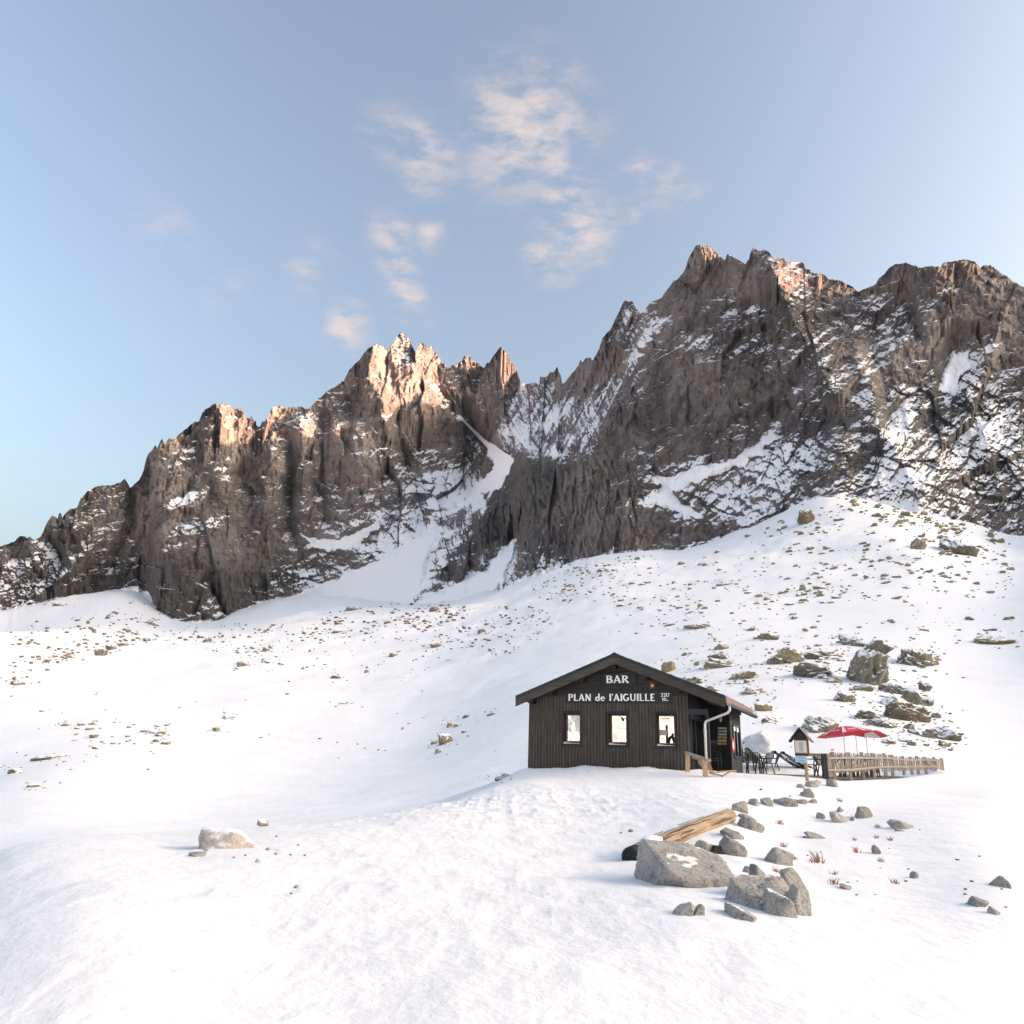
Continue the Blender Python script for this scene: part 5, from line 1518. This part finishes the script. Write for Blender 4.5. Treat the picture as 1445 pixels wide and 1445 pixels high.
def place_rock(name, me, mat, px, py, wpx, hpx, tilt=0.0, yaw=0.0, sink=.22, depth=.8, lift=0.0, label=None, cat='boulder', group=None, r=None):
    if r is None:
        h = hit(px, py)
        if h is None: return None
        p, r = h
    else:
        p = at(px, py, r)
    o = bpy.data.objects.new(name, me); COL.objects.link(o)
    if not me.materials: me.materials.append(M[mat])
    u = r / F
    w, hh = wpx * u / 2 / .95, hpx * u / 2 / (1 - sink * .5) / .95
    o.scale = (w, w * depth, hh)
    view = math.atan2(p.x, p.y)
    o.matrix_world = Matrix.Translation(p + Vector((0, 0, hh * (1 - sink * 2) + lift * u)) + Vector((math.sin(view), math.cos(view), 0)) * w * depth * .35) @ Matrix.Rotation(-view, 4, 'Z') @ Matrix.Rotation(rad(tilt), 4, 'Y') @ Matrix.Rotation(rad(yaw), 4, 'Z') @ Matrix.Diagonal((w, w * depth, hh, 1))
    return tag(o, label, cat, group)

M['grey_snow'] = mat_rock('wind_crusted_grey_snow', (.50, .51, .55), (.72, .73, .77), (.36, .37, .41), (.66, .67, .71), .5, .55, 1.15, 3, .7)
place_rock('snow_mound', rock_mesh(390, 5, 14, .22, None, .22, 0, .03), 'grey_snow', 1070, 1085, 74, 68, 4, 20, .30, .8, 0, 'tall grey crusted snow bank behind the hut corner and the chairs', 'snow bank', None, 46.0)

# foreground: the broken retaining edge between the track and the slope
NEAR = [  # px centre, base py, width, height, tilt, seed, label
 (972, 1243, 96, 56, 9, 3, 'largest grey granite boulder, lying against the near end of the log'),
 (1072, 1268, 70, 44, 30, 4, 'big slanting grey slab right of the largest boulder, with a dark seam'),
 (1029, 1247, 23, 15, 4, 5, 'small dark cracked stone wedged between the two biggest boulders'),
 (1049, 1275, 38, 28, 24, 6, 'pinkish grey stone half sunk in snow below the slanting slab'),
 (1096, 1290, 40, 30, 12, 7, 'blue grey boulder low down in front of the slanting slab'),
 (1122, 1288, 40, 40, 24, 8, 'square edged dark topped boulder at the lower right of the stone edge'),
 (1126, 1256, 20, 42, -28, 9, 'narrow upright shard of grey stone leaning over the slope'),
 (1097, 1218, 26, 25, 14, 10, 'pointed two coloured stone above the slanting slab'),
 (1080, 1250, 18, 36, -30, 11, 'thin dark flake of stone standing behind the slanting slab'),
 (1030, 1206, 26, 24, 26, 12, 'wedge shaped grey stone below the far half of the log'),
 (1011, 1204, 20, 11, 4, 13, 'small almost black stone below the middle of the log'),
 (990, 1203, 22, 18, 22, 14, 'rubble stone tucked under the log beside the largest boulder'),
 (1036, 1182, 18, 20, -36, 15, 'long brownish stone slipping out below the far end of the log'),
 (1058, 1170, 26, 16, 28, 16, 'flat split slab with two cracks just past the far end of the log'),
 (1052, 1156, 18, 7, 18, 17, 'thin grey flake lying above the split slab'),
 (960, 1290, 22, 24, 34, 18, 'long tilted grey stone at the bottom left of the stone edge'),
 (982, 1291, 14, 18, 36, 19, 'slim brown stone beside the long tilted one at the bottom'),
 (1044, 1294, 34, 16, 6, 20, 'rounded blue grey stone at the very bottom of the stone edge'),
 (1013, 1226, 15, 9, 18, 21, 'small stone showing between the largest boulder and the wedge shaped stone'), (1058, 1232, 16, 8, 22, 22, 'thin brown stone resting on top of the slanting slab'), (1112, 1246, 13, 9, 26, 23, 'small grey stone between the slanting slab and the narrow upright shard'),
 (1070, 1282, 22, 12, 16, 24, 'low grey stone between the pinkish stone and the blue grey boulder'), (1023, 1190, 13, 7, 20, 25, 'small flat stone just under the far half of the log'), (1004, 1240, 14, 7, 14, 26, 'small stone at the right foot of the largest boulder')]
for px, py, w, h, tl, sd_, lab in NEAR:
    dk = 'almost black' in lab
    me = rock_mesh(100 + sd_, 5, 12, .09, None, .03, 0, .035)
    for k in range(1):
        place_rock('boulder', me, 'stone_dark' if dk else 'rock_near', px, py, w * 1.14, h * 1.22, tl, sd_ * 40, .57, 1.0, 0, lab, 'boulder', 'stones of the broken track edge')
LINE = [(1044, 1145, 19, 17, 'knobbly stone at the near end of the row of edge stones'), (1063, 1136, 17, 10, 'round tan stone second in the row of edge stones'), (1082, 1136, 19, 12, 'rounded grey stone in the middle of the row of edge stones'),
        (1108, 1136, 28, 13, 'wide low grey stone in the row of edge stones'), (1131, 1134, 13, 8, 'small flat stone right of the wide low edge stone'), (1147, 1133, 14, 6, 'small pinkish stone at the right end of the row of edge stones'),
        (1137, 1124, 17, 9, 'brown grey stone between the stone row and the notice post'), (1130, 1112, 10, 7, 'small dark stone left of the notice post foot'), (1147, 1110, 22, 9, 'flat stone at the foot of the notice post'), (1175, 1110, 17, 11, 'slanting stone below the near end of the fence'), (1141, 1117, 10, 5, 'little stone just under the notice post')]
for k, (px, py, w, h, lab) in enumerate(LINE):
    place_rock('boulder', rock_mesh(200 + k, 4, 11, .12, None, .03, 0, .05), 'rock_near', px, py, w, h, random.uniform(-10, 18), k * 50, .40, .85, 0, lab, 'boulder', 'stones of the broken track edge')
SLOPE = [(1157, 1155, 12, 9, 'dark stone high on the right slope below the edge stones'), (1184, 1160, 24, 12, 'pair of joined grey stones on the right slope'), (1185, 1146, 9, 8, 'small dark stone above the joined pair on the right slope'), (1217, 1154, 25, 17, 'long two part stone on the right slope under the fence'),
         (1203, 1158, 7, 5, 'tiny stone between the joined pair and the long two part stone'), (1271, 1169, 27, 11, 'pale wedge shaped stone alone at the right of the slope'), (1237, 1205, 12, 11, 'round speckled stone in the middle of the right slope'), (1291, 1239, 10, 9, 'small pointed grey stone low on the right slope'),
         (1379, 1278, 26, 13, 'smooth bluish slab near the bottom right corner'), (1412, 1251, 20, 14, 'dark stone at the right edge above the bluish slab'), (1403, 1290, 12, 8, 'small brown stone beneath the bluish slab'), (1152, 1183, 30, 8, 'low broken stones breaking through the snow left of the round speckled one'), (1270, 1173, 12, 3, 'thin grey sliver just under the pale wedge shaped stone'), (1194, 1254, 18, 5, 'thin broken flakes low on the right slope')]
for k, (px, py, w, h, lab) in enumerate(SLOPE):
    place_rock('boulder', rock_mesh(230 + k, 4, 11, .13, None, .03, 0, .06), 'rock_near', px, py, w, h, random.uniform(14, 26), k * 35, .42, .85, 0, lab, 'boulder', 'stones on the right slope')
place_rock('boulder', rock_mesh(300, 4, 12, .10), 'rock_snowy', 322, 1197, 78, 34, 3, 20, .46, .9, 0, 'wide pale rock half snowed over at the left edge of the track', 'boulder')
place_rock('boulder', rock_mesh(301, 3, 12, .10), 'rock_hill', 370, 1166, 15, 9, 0, 20, .2, .8, 0, 'little yellowish rock just beyond the wide pale rock at the track edge', 'boulder')
place_rock('boulder', rock_mesh(302, 3, 12, .10), 'rock_near', 278, 1208, 22, 6, 0, 20, .3, .8, 0, 'thin dark stone in the snow in front of the wide pale rock', 'boulder')
for k, (px, py, w) in enumerate(((290, 1201, 6), (363, 1217, 7), (389, 1206, 5), (421, 1193, 4), (430, 1208, 4), (378, 1200, 6), (390, 1181, 4), (346, 1208, 4), (330, 1211, 4), (410, 1207, 4), (411, 1262, 4), (418, 1253, 6), (890, 1174, 7), (876, 1176, 3))):
    place_rock('pebble', rock_mesh(310 + k % 3, 2, 11, .1), 'rock_near', px, py, w, w * .6, 0, k * 70, .2, .8, 0, 'small stone lying on the trampled snow of the track', 'stone', 'small stones on the track')

# ------------------------------------------------------------------ outcrops on the hillside
OUT = [ # px centre, base py, w, h, seed, material, tilt, label
 (1107, 935, 36, 26, 1, 'rock_hill', -12, 'lichen brown outcrop at the left end of the rock band above the notice post'), (1163, 929, 54, 17, 2, 'rock_dark', 2, 'long low outcrop with snow streaks, second from the left in the upper rock band'),
 (1147, 955, 66, 23, 3, 'rock_dark', 6, 'wide snow patched outcrop below the upper rock band'), (1222, 962, 52, 48, 4, 'rock_dark', 8, 'tall fluted cliff block with a flat snow top'), (1206, 911, 34, 18, 5, 'rock_dark', 34, 'dark rib curving up behind the fluted cliff block'), (1232, 926, 28, 30, 6, 'rock_dark', 40, 'steep dark rib linking down to the fluted cliff block'), (1245, 955, 16, 28, 31, 'rock_dark', 24, 'narrow dark rib on the right of the fluted cliff block'),
 (1292, 938, 46, 34, 7, 'rock_dark', 30, 'rounded snow speckled outcrop alone at the right of the fluted cliff block'), (1192, 990, 25, 18, 8, 'rock_dark', 4, 'twin topped dark rock above the parasols'), (1157, 1031, 47, 25, 9, 'rock_hill', 2, 'large domed rock just behind the notice post and parasols'),
 (1217, 974, 25, 13, 10, 'rock_hill', 4, 'snow topped rock under the fluted cliff block'), (1262, 978, 28, 20, 11, 'rock_dark', 26, 'dark broken rock below right of the fluted cliff block'), (1264, 995, 40, 18, 30, 'rock_dark', 22, 'dark shelf of rock above the rusty faced one'), (1272, 1015, 44, 30, 12, 'rock_rust', 14, 'rusty faced rock with a pointed dark crown'), (1284, 994, 20, 26, 32, 'rock_dark', 20, 'pointed dark pinnacle standing on the rusty faced rock'),
 (1224, 1013, 34, 12, 13, 'rock_dark', 10, 'low dark rocks left of the rusty faced rock'), (1248, 1025, 38, 14, 14, 'rock_dark', 14, 'grey green slab below the rusty faced rock'), (1328, 1042, 34, 22, 15, 'rock_dark', 20, 'pointed grey green rock at the right end of the outcrops'), (1283, 1029, 12, 12, 16, 'rock_dark', 10, 'small peaked rock under the rusty faced rock'),
 (1310, 1041, 14, 16, 17, 'rock_dark', 36, 'slanting shard left of the pointed grey green rock'), (1333, 1053, 16, 10, 18, 'rock_hill', 14, 'brown rock below the pointed grey green rock'), (1254, 1049, 18, 8, 19, 'rock_hill', 14, 'low brown rock just above the right parasol'), (1306, 995, 18, 17, 20, 'rock_dark', 24, 'dark rock high on the right between outcrop and open snow'), (1304, 974, 13, 18, 21, 'rock_dark', 30, 'thin snow striped rock up on the right'),
 (1175, 963, 23, 8, 22, 'rock_hill', 0, 'yellowish ledge under the wide snow patched outcrop'), (1077, 1003, 24, 12, 23, 'rock_hill', 6, 'yellow brown rock above the far eave of the hut'), (1084, 1019, 16, 8, 24, 'rock_hill', 4, 'small brown rock between the hut eave and the notice post'), (1293, 1036, 20, 7, 25, 'rock_dark', 20, 'low dark rocks beside the small peaked rock'),
 (1285, 1052, 9, 8, 26, 'rock_dark', 30, 'little dark shard below the low dark rocks'), (1277, 1047, 16, 7, 27, 'rock_hill', 12, 'little brown rock right of the one above the parasol'), (1320, 1013, 10, 9, 28, 'rock_dark', 20, 'small rock in the open snow right of the outcrops'), (1229, 1029, 6, 5, 29, 'rock_hill', 0, 'tiny yellow rock between parasols and grey green slab'),
 (944, 947, 22, 17, 41, 'rock_hill', -4, 'yellowish rock touching the right slope of the hut roof near the ridge'), (966, 925, 8, 7, 42, 'rock_hill', 0, 'small tan rock above the hut ridge'), (1015, 941, 46, 15, 43, 'rock_hill', 2, 'broad lichen rock low in the outcrop above the hut roof'), (1018, 930, 26, 14, 44, 'rock_dark', 0, 'snow speckled middle of the outcrop above the hut roof'), (1020, 916, 17, 12, 45, 'rock_hill', 8, 'peak of the outcrop above the hut roof'), (984, 939, 7, 8, 46, 'rock_hill', 0, 'small rock left of the outcrop above the hut roof'),
 (975, 965, 32, 16, 47, 'rock_dark', 12, 'dark snow speckled rock right behind the hut roof'), (1006, 975, 20, 9, 48, 'rock_hill', 10, 'brown rock behind the lower hut roof'), (1047, 958, 32, 13, 49, 'rock_hill', -16, 'broken yellowish rocks above the hut eave'), (1062, 979, 25, 14, 50, 'rock_hill', 2, 'domed brown rock above the far end of the eave'), (1054, 964, 8, 8, 56, 'rock_hill', 0, 'small upright stone on the domed brown rock'),
 (1098, 936, 22, 16, 51, 'rock_dark', 4, 'dark rock at the foot of the lichen brown outcrop'), (1081, 901, 34, 11, 52, 'rock_hill', 14, 'long olive rock high above the hut'), (1058, 890, 11, 7, 53, 'rock_hill', 0, 'small olive rock beside the long olive one'), (986, 886, 32, 10, 54, 'rock_hill', 4, 'low streaky rocks high on the slope above the hut ridge'), (1020, 826, 21, 6, 55, 'rock_dark', -8, 'long dark rock high on the upper snow slope'),
 (629, 1049, 18, 17, 61, 'rock_hill', -6, 'snow capped tan rock on the open slope left of the hut'), (634, 1026, 10, 8, 62, 'rock_hill', 0, 'tan rock just above the snow capped one'), (643, 1026, 7, 6, 63, 'rock_hill', 0, 'tiny tan rock right above the snow capped one'), (612, 1050, 11, 5, 64, 'rock_hill', -8, 'small flat rock left of the snow capped one'), (618, 1063, 10, 9, 65, 'rock_hill', -14, 'small rock below the snow capped one'), (655, 1034, 6, 5, 66, 'rock_hill', 0, 'tiny rock right of the snow capped one'), (710, 1099, 25, 8, 67, 'rock_hill', -18, 'flat yellowish rock in the snow near the left corner of the hut'), (693, 1009, 12, 5, 68, 'rock_hill', 8, 'brown rock on the slope left of the hut eave'), (657, 1013, 9, 6, 69, 'rock_far', 0, 'snowy rock above the snow capped tan rock'),
 (616, 913, 15, 10, 71, 'rock_far', 0, 'solitary brown boulder under the moraine crest'), (679, 893, 13, 11, 72, 'rock_far', 0, 'upright brown boulder on the moraine face'), (554, 926, 12, 6, 73, 'rock_far', -14, 'tilted tan boulder below the moraine face'), (472, 957, 16, 6, 74, 'rock_far', 0, 'dark tipped boulder alone on the middle snowfield'), (476, 893, 14, 5, 75, 'rock_far', 0, 'flat brown boulder left of the moraine'), (499, 861, 16, 6, 76, 'rock_far', 0, 'olive boulder on the moraine crest'), (612, 863, 17, 10, 77, 'rock_far', 0, 'largest boulder on the moraine crest'), (517, 949, 7, 5, 78, 'rock_far', 0, 'small dark boulder right of the dark tipped one'), (485, 993, 12, 5, 79, 'rock_hill', -18, 'yellowish slab on the middle snowfield'),
 (143, 925, 16, 11, 81, 'rock_far', -18, 'split snow edged boulder on the left snowfield'), (156, 917, 11, 6, 82, 'rock_far', 8, 'boulder touching the split one on the left snowfield'), (174, 911, 15, 5, 83, 'rock_far', 4, 'low flat boulder right of the split one'), (207, 905, 10, 6, 84, 'rock_far', 6, 'pointed brown boulder below the left cliffs'), (90, 929, 6, 4, 85, 'rock_far', 0, 'round boulder left in a pair on the left snowfield'), (99, 928, 8, 4, 86, 'rock_far', 0, 'round boulder right in a pair on the left snowfield'), (66, 935, 7, 6, 87, 'rock_far', 0, 'dark boulder left of the round pair'), (342, 940, 14, 7, 88, 'rock_far', 4, 'triangular tan boulder on the middle left snowfield'), (375, 919, 10, 8, 89, 'rock_far', 0, 'peaked boulder above the triangular one'), (376, 891, 11, 5, 90, 'rock_far', 0, 'flat boulder beneath the glacier edge'),
 (80, 854, 14, 5, 91, 'rock_dark', -10, 'long dark boulder on the snow under the far left cliff'), (213, 881, 16, 5, 92, 'rock_far', 24, 'slanting slab below the left cliffs'), (292, 906, 9, 7, 93, 'rock_far', -20, 'tilted boulder under the dark buttress foot'), (324, 1013, 16, 7, 94, 'rock_hill', -12, 'long mossy rock at the left of the lower snowfield'), (306, 1032, 11, 9, 95, 'rock_hill', -6, 'dark mossy rock below the long mossy one'), (93, 1024, 11, 6, 96, 'rock_hill', 4, 'olive rock at the left of the lower snowfield'), (217, 1034, 18, 5, 97, 'rock_hill', 0, 'flat olive rock above the dark cluster'), (69, 1071, 30, 6, 98, 'rock_dark', -4, 'long flat dark rock at the far left'), (52, 1110, 18, 5, 99, 'rock_dark', 0, 'dark low rock at the far left above the track'), (22, 1090, 17, 6, 101, 'rock_hill', -8, 'brown slab touching the left edge of the view'), (23, 966, 16, 6, 102, 'rock_far', -14, 'brown slab by the left edge under the snowfield rim'),
 (1139, 737, 24, 36, 111, 'rock_rust', -30, 'brown buttress foot sticking out of the upper snow slope'), (1196, 693, 24, 28, 112, 'rock_dark', 4, 'dark knob of rock above the upper snow bowl'), (1278, 728, 12, 11, 113, 'rock_rust', -20, 'tan rock at the edge of the upper right snow'), (1288, 687, 16, 20, 114, 'rock_rust', -10, 'orange brown rock tower above the upper right snow'), (1403, 908, 48, 12, 115, 'rock_hill', 6, 'long olive rock rib at the right edge of the hillside'), (1295, 775, 20, 24, 116, 'rock_dark', 34, 'left of two dark rock patches high on the right hill'), (1350, 780, 46, 30, 117, 'rock_dark', 36, 'right of two dark rock patches high on the right hill'), (1222, 816, 8, 6, 118, 'rock_dark', 0, 'small dark boulder alone on the upper right hill'),
 (1132, 833, 10, 12, 119, 'rock_hill', 10, 'upright olive rocks on the middle of the right hill'), (1158, 831, 18, 8, 120, 'rock_hill', 8, 'row of dark flat rocks on the right hill')]
for px, py, w, h, sd_, mt, tl, lab in OUT:
    cols = .10 if 'fluted' in lab else 0.0
    me = rock_mesh(400 + sd_, 5 if w > 24 else 4, 15, .22 if w > 20 else .16, None, .03, cols, .20 if w > 20 else .14)
    place_rock('outcrop' if w > 20 and py < 1060 else 'boulder', me, mt, px, py, w * 1.12, h * (1.0 if 'fluted cliff block with' in lab else .92), tl * (.2 if 'fluted cliff block with' in lab else .7), sd_ * 33, .42, .75, 0, lab, 'outcrop' if w > 20 else 'boulder', None)

# ------------------------------------------------------------------ scattered smaller rocks
VAR = {m: [rock_mesh(700 + k, 3, 11, .22, None, .03, 0, .16) for k in range(5)] for m in ('rock_far', 'rock_hill')}
def scatter_points():
    rr = np.random.default_rng(23)
    P = []
    def band(poly, n, wlo, whi, mat, power=2.2, tilt=0.0, flat=.55):
        xs = [p[0] for p in poly]; ys = [p[1] for p in poly]
        c = 0; tries = 0
        while c < n and tries < n * 60:
            tries += 1
            x, y = rr.uniform(min(xs), max(xs)), rr.uniform(min(ys), max(ys))
            if poly_mask(np.array([x]), np.array([y]), poly, .5)[0] < .5: continue
            if rr.uniform() > .12 + 1.3 * max(0, float(fbm(np.array([x / 26.0]), np.array([y / 10.0]), 55, 3)[0]) + .18): continue
            P.append((x, y, wlo + (whi - wlo) * rr.uniform() ** power, mat, tilt, flat)); c += 1
    band([(400, 890), (470, 862), (560, 850), (640, 855), (700, 856), (778, 858), (780, 900), (700, 930), (560, 905), (470, 900), (410, 935)], 420, 2, 8, 'rock_far')
    band([(14, 880), (120, 870), (200, 845), (250, 885), (330, 880), (400, 880), (400, 940), (200, 905), (14, 965)], 380, 2, 7, 'rock_far')
    band([(330, 880), (520, 880), (700, 900), (600, 960), (380, 965)], 90, 2, 5, 'rock_far')
    band([(800, 800), (900, 785), (1000, 780), (1060, 755), (1100, 735), (1160, 715), (1300, 735), (1431, 775), (1431, 850), (1200, 850), (1000, 870), (900, 860), (790, 850)], 560, 2.5, 11, 'rock_hill', 2.0, -6, .45)
    band([(1140, 705), (1250, 650), (1340, 700), (1431, 770), (1300, 760)], 260, 3, 12, 'rock_hill', 1.8, -10, .55)
    band([(740, 800), (800, 790), (900, 785), (890, 830), (760, 850)], 160, 2, 6, 'rock_far')
    band([(830, 850), (1100, 830), (1431, 850), (1431, 900), (1100, 885), (940, 900), (850, 890)], 110, 2.5, 12, 'rock_hill', 2.4, -4, .40)
    band([(120, 1015), (240, 1020), (240, 1052), (110, 1060), (90, 1040)], 46, 3, 12, 'rock_hill', 1.6, 0, .42)
    band([(14, 980), (330, 960), (560, 980), (700, 960), (720, 1060), (400, 1080), (14, 1120)], 46, 2.5, 7, 'rock_hill', 1.8, 0, .45)
    band([(1200, 960), (1345, 990), (1345, 1060), (1250, 1055), (1200, 1020)], 60, 3, 9, 'rock_hill', 1.7, 16, .5)
    band([(930, 890), (1090, 900), (1100, 990), (1060, 1000), (990, 940)], 34, 3, 8, 'rock_hill', 1.6, 0, .6)
    band([(1090, 890), (1330, 880), (1330, 960), (1090, 960)], 60, 3, 10, 'rock_hill', 1.7, 6, .5)
    band([(1050, 1110), (1180, 1120), (1300, 1150), (1420, 1200), (1420, 1285), (1160, 1270)], 26, 2.5, 6, 'rock_far', 1.8, 20, .5)
    return P
SC = scatter_points()
_rs = np.random.default_rng(77)
for _px, _py, _w, _h, _sd, _mt, _tl, _lab in OUT:          # broken pieces lying round each outcrop
    for _k in range(int(3 + _w * .45)):
        SC.append((_px + _rs.normal() * _w * .75, _py - _h * .3 + _rs.normal() * _h * .6, _rs.uniform(1.8, 3.4 + _w * .05), 'rock_hill' if _mt != 'rock_far' else 'rock_far', _tl, .5))
SC.sort(key=lambda p: -p[2])
ONE = 165
LBL = {'rock_far': ('small brown stone among many strewn over the snow below the cliffs', 'stones strewn below the cliffs'), 'rock_hill': ('small olive brown stone poking through the snow of the hillside', 'stones poking through the hillside snow')}
for k, (x, y, w, mt, tl, fl) in enumerate(SC[:ONE]):
    me = VAR[mt][k % 5]
    place_rock('stone', me, mt, x, y, w, w * fl * random.uniform(.7, 1.2), tl + random.uniform(-10, 10), random.uniform(0, 360), .2, .8, 0, LBL[mt][0], 'stone', LBL[mt][1])
def stones_stuff(mt, name, label):
    V, Fs, off = [], [], 0
    base = [rock_mesh(760 + k, 1 if True else 2, 9, .2) for k in range(6)]
    bv = []
    for b in base:
        a = np.empty(len(b.vertices) * 3, np.float32); b.vertices.foreach_get('co', a)
        f = np.empty(len(b.loops), np.int32); b.loops.foreach_get('vertex_index', f)
        bv.append((a.reshape(-1, 3), f.reshape(-1, 3)))
    rr = np.random.default_rng(5)
    for (x, y, w, m, tl, fl) in SC[ONE:]:
        if m != mt: continue
        h = hit(x, y)
        if h is None: continue
        p, r = h
        s = w * r / F / 2
        a, f = bv[rr.integers(6)]
        t = rr.uniform(0, 6.28); c, sn = math.cos(t), math.sin(t)
        q = a * np.array([1, .8, fl * 1.1])
        q = np.stack([q[:, 0] * c - q[:, 1] * sn, q[:, 0] * sn + q[:, 1] * c, q[:, 2]], 1) * s
        V.append(q + np.array([p.x, p.y, p.z + s * fl * .5])); Fs.append(f + off); off += len(a)
    for b in base: bpy.data.meshes.remove(b)
    me = np_mesh(name, np.concatenate(V), np.concatenate(Fs))
    tag(link(name, me, None, mt), label, None, None, 'stuff')
stones_stuff('rock_far', 'moraine_rubble', 'fine brown rubble strewn over the snow below the cliffs')
stones_stuff('rock_hill', 'hillside_rubble', 'fine olive brown rubble poking through the hillside snow')

# ------------------------------------------------------------------ the log and the dry grass
def build_log():
    a = at(893, 1205.5, 12.6); b = at(1031.5, 1150.5, 16.9)
    h = hit(893, 1213); a = h[0] + Vector((0, 0, .035)) if h else a
    h = hit(1031, 1158); b = h[0] + Vector((0, 0, .10)) if h else b
    d = b - a; L_ = d.length
    e = empty('log', a, 0, 'peeled tan log lying along the track edge with a blackened near end', 'log')
    e.rotation_euler = d.to_track_quat('X', 'Z').to_euler()
    n, m = 22, 60
    V = []
    for i in range(m + 1):
        t = i / m
        for k in range(n):
            an = 2 * math.pi * k / n
            q = .135 * (1 - .10 * t) * (1 + .07 * math.sin(an * 2 + t * 5) + .11 * float(fbm(np.array([t * 14.0 + 3]), np.array([an * 1.2]), 4, 3)[0]))
            V.append((t * L_, q * math.cos(an), q * math.sin(an) + .03 * math.sin(t * 4)))
    MB().add(V, [(i * n + k, i * n + (k + 1) % n, (i + 1) * n + (k + 1) % n, (i + 1) * n + k) for i in range(m) for k in range(n)] + [tuple(m * n + k for k in range(n))]).obj('trunk', M['log'], e, smooth=True)
    rr = random.Random(8)
    for k in range(11):            # strips of grey bark left on the trunk
        t = rr.uniform(.16, .95); l = rr.uniform(.6, 1.5); a0 = rad(rr.uniform(-20, 120)); a1 = a0 + rad(rr.uniform(5, 13))
        V = []
        for j in range(6):
            x = t * L_ * .9 + l * (j / 5 - .5)
            q = .139 * (1 - .10 * x / L_) * 1.075
            sw = math.sin(math.pi * (j + .4) / 5.8)
            for a in (a0 * 1.0, a0 + (a1 - a0) * sw):
                a += .05 * math.sin(j * 1.9 + k)
                V.append((x, -q * math.cos(a), q * math.sin(a) + .03 * math.sin(x / L_ * 4)))
        V += [(x, y * .95, z * .95) for x, y, z in V]
        MB().add(V, [(2 * j, 2 * j + 1, 2 * j + 3, 2 * j + 2) for j in range(5)] + [(12 + 2 * j, 14 + 2 * j, 15 + 2 * j, 13 + 2 * j) for j in range(5)] + [(2 * j, 2 * j + 2, 14 + 2 * j, 12 + 2 * j) for j in range(5)] + [(2 * j + 1, 13 + 2 * j, 15 + 2 * j, 2 * j + 3) for j in range(5)]).obj('bark_strip', M['barge'] if k % 3 else M['batten'], e)
    MB().tube([(-.10, 0, 0), (-.07, 0, 0), (.12, 0, 0)], [.118, .142, .145], 22).obj('log_end', M['log_end'], e)
    # snow drifted over the near third
    V = []; n2 = 12
    for i in range(9):
        t = i / 8
        w = math.sin(math.pi * t) ** .6
        for k in range(n2):
            an = rad(-30 + 240 * k / (n2 - 1))
            V.append((.42 + .42 * t + .05 * math.sin(k * 2.1), (.12 + .10 * w) * math.cos(an) - .02, (.10 + .085 * w) * math.sin(an) + .015))
    MB().add(V, [(i * n2 + k, i * n2 + k + 1, (i + 1) * n2 + k + 1, (i + 1) * n2 + k) for i in range(8) for k in range(n2 - 1)]).obj('snow_cap', M['snow'], e, smooth=True)
build_log()

def build_grass():
    spots = [(1152, 1217, 20, 'largest tuft of dry reddish grass on the right slope'), (1176, 1248, 13, 'dry grass tuft low on the right slope beside thin flakes'), (1176, 1234, 9, 'small dry grass tuft just above the low one'), (1185, 1131, 8, 'dark dry grass tuft below the fence end'), (1237, 1183, 8, 'dark little grass tuft in the middle of the slope'),
             (1206, 1186, 7, 'faint dry grass tuft left of the dark little one'), (1209, 1203, 12, 'wide sparse grass tuft below the faint one'), (1097, 1231, 12, 'dry grass tuft beside the pointed two coloured stone'), (1264, 1247, 11, 'dry grass tuft far right low on the slope'), (1243, 1216, 9, 'pale grass tuft below the round speckled stone'),
             (1105, 1195, 11, 'sparse grass tuft above the pointed two coloured stone'), (1238, 1168, 8, 'pale grass tuft under the long two part stone'), (1100, 1163, 10, 'faint grass tuft below the stone row'), (1122, 1213, 8, 'thin grass tuft between the stone edge and the largest tuft'), (1256, 1186, 9, 'trailing grass tuft right of the dark little one')]
    for k, (px, py, s, lab) in enumerate(spots):
        h = hit(px, py)
        if h is None: continue
        p, r = h
        rr = random.Random(40 + k); u = r / F * s
        mb = MB()
        for i in range(26):
            a = rr.uniform(0, 6.28); l = u * rr.uniform(.35, 1.0); d0 = u * rr.uniform(0, .45)
            x, y = math.cos(a) * d0, math.sin(a) * d0
            lean = rr.uniform(-.7, .7); w = u * .035
            q = Vector((x, y, -.02)); t1 = q + Vector((lean * l * .4, rr.uniform(-.2, .2) * l, l * .55)); t2 = t1 + Vector((lean * l * .7, rr.uniform(-.2, .2) * l, l * .3))
            mb.add([q + Vector((-w, 0, 0)), q + Vector((w, 0, 0)), t1 + Vector((w * .7, 0, 0)), t1 + Vector((-w * .7, 0, 0)), t2], [(0, 1, 2, 3), (3, 2, 4)])
        o = mb.obj('grass_tuft', M['grass'], None)
        o.location = p
        tag(o, lab, 'grass', 'dry grass tufts on the right slope')
build_grass()
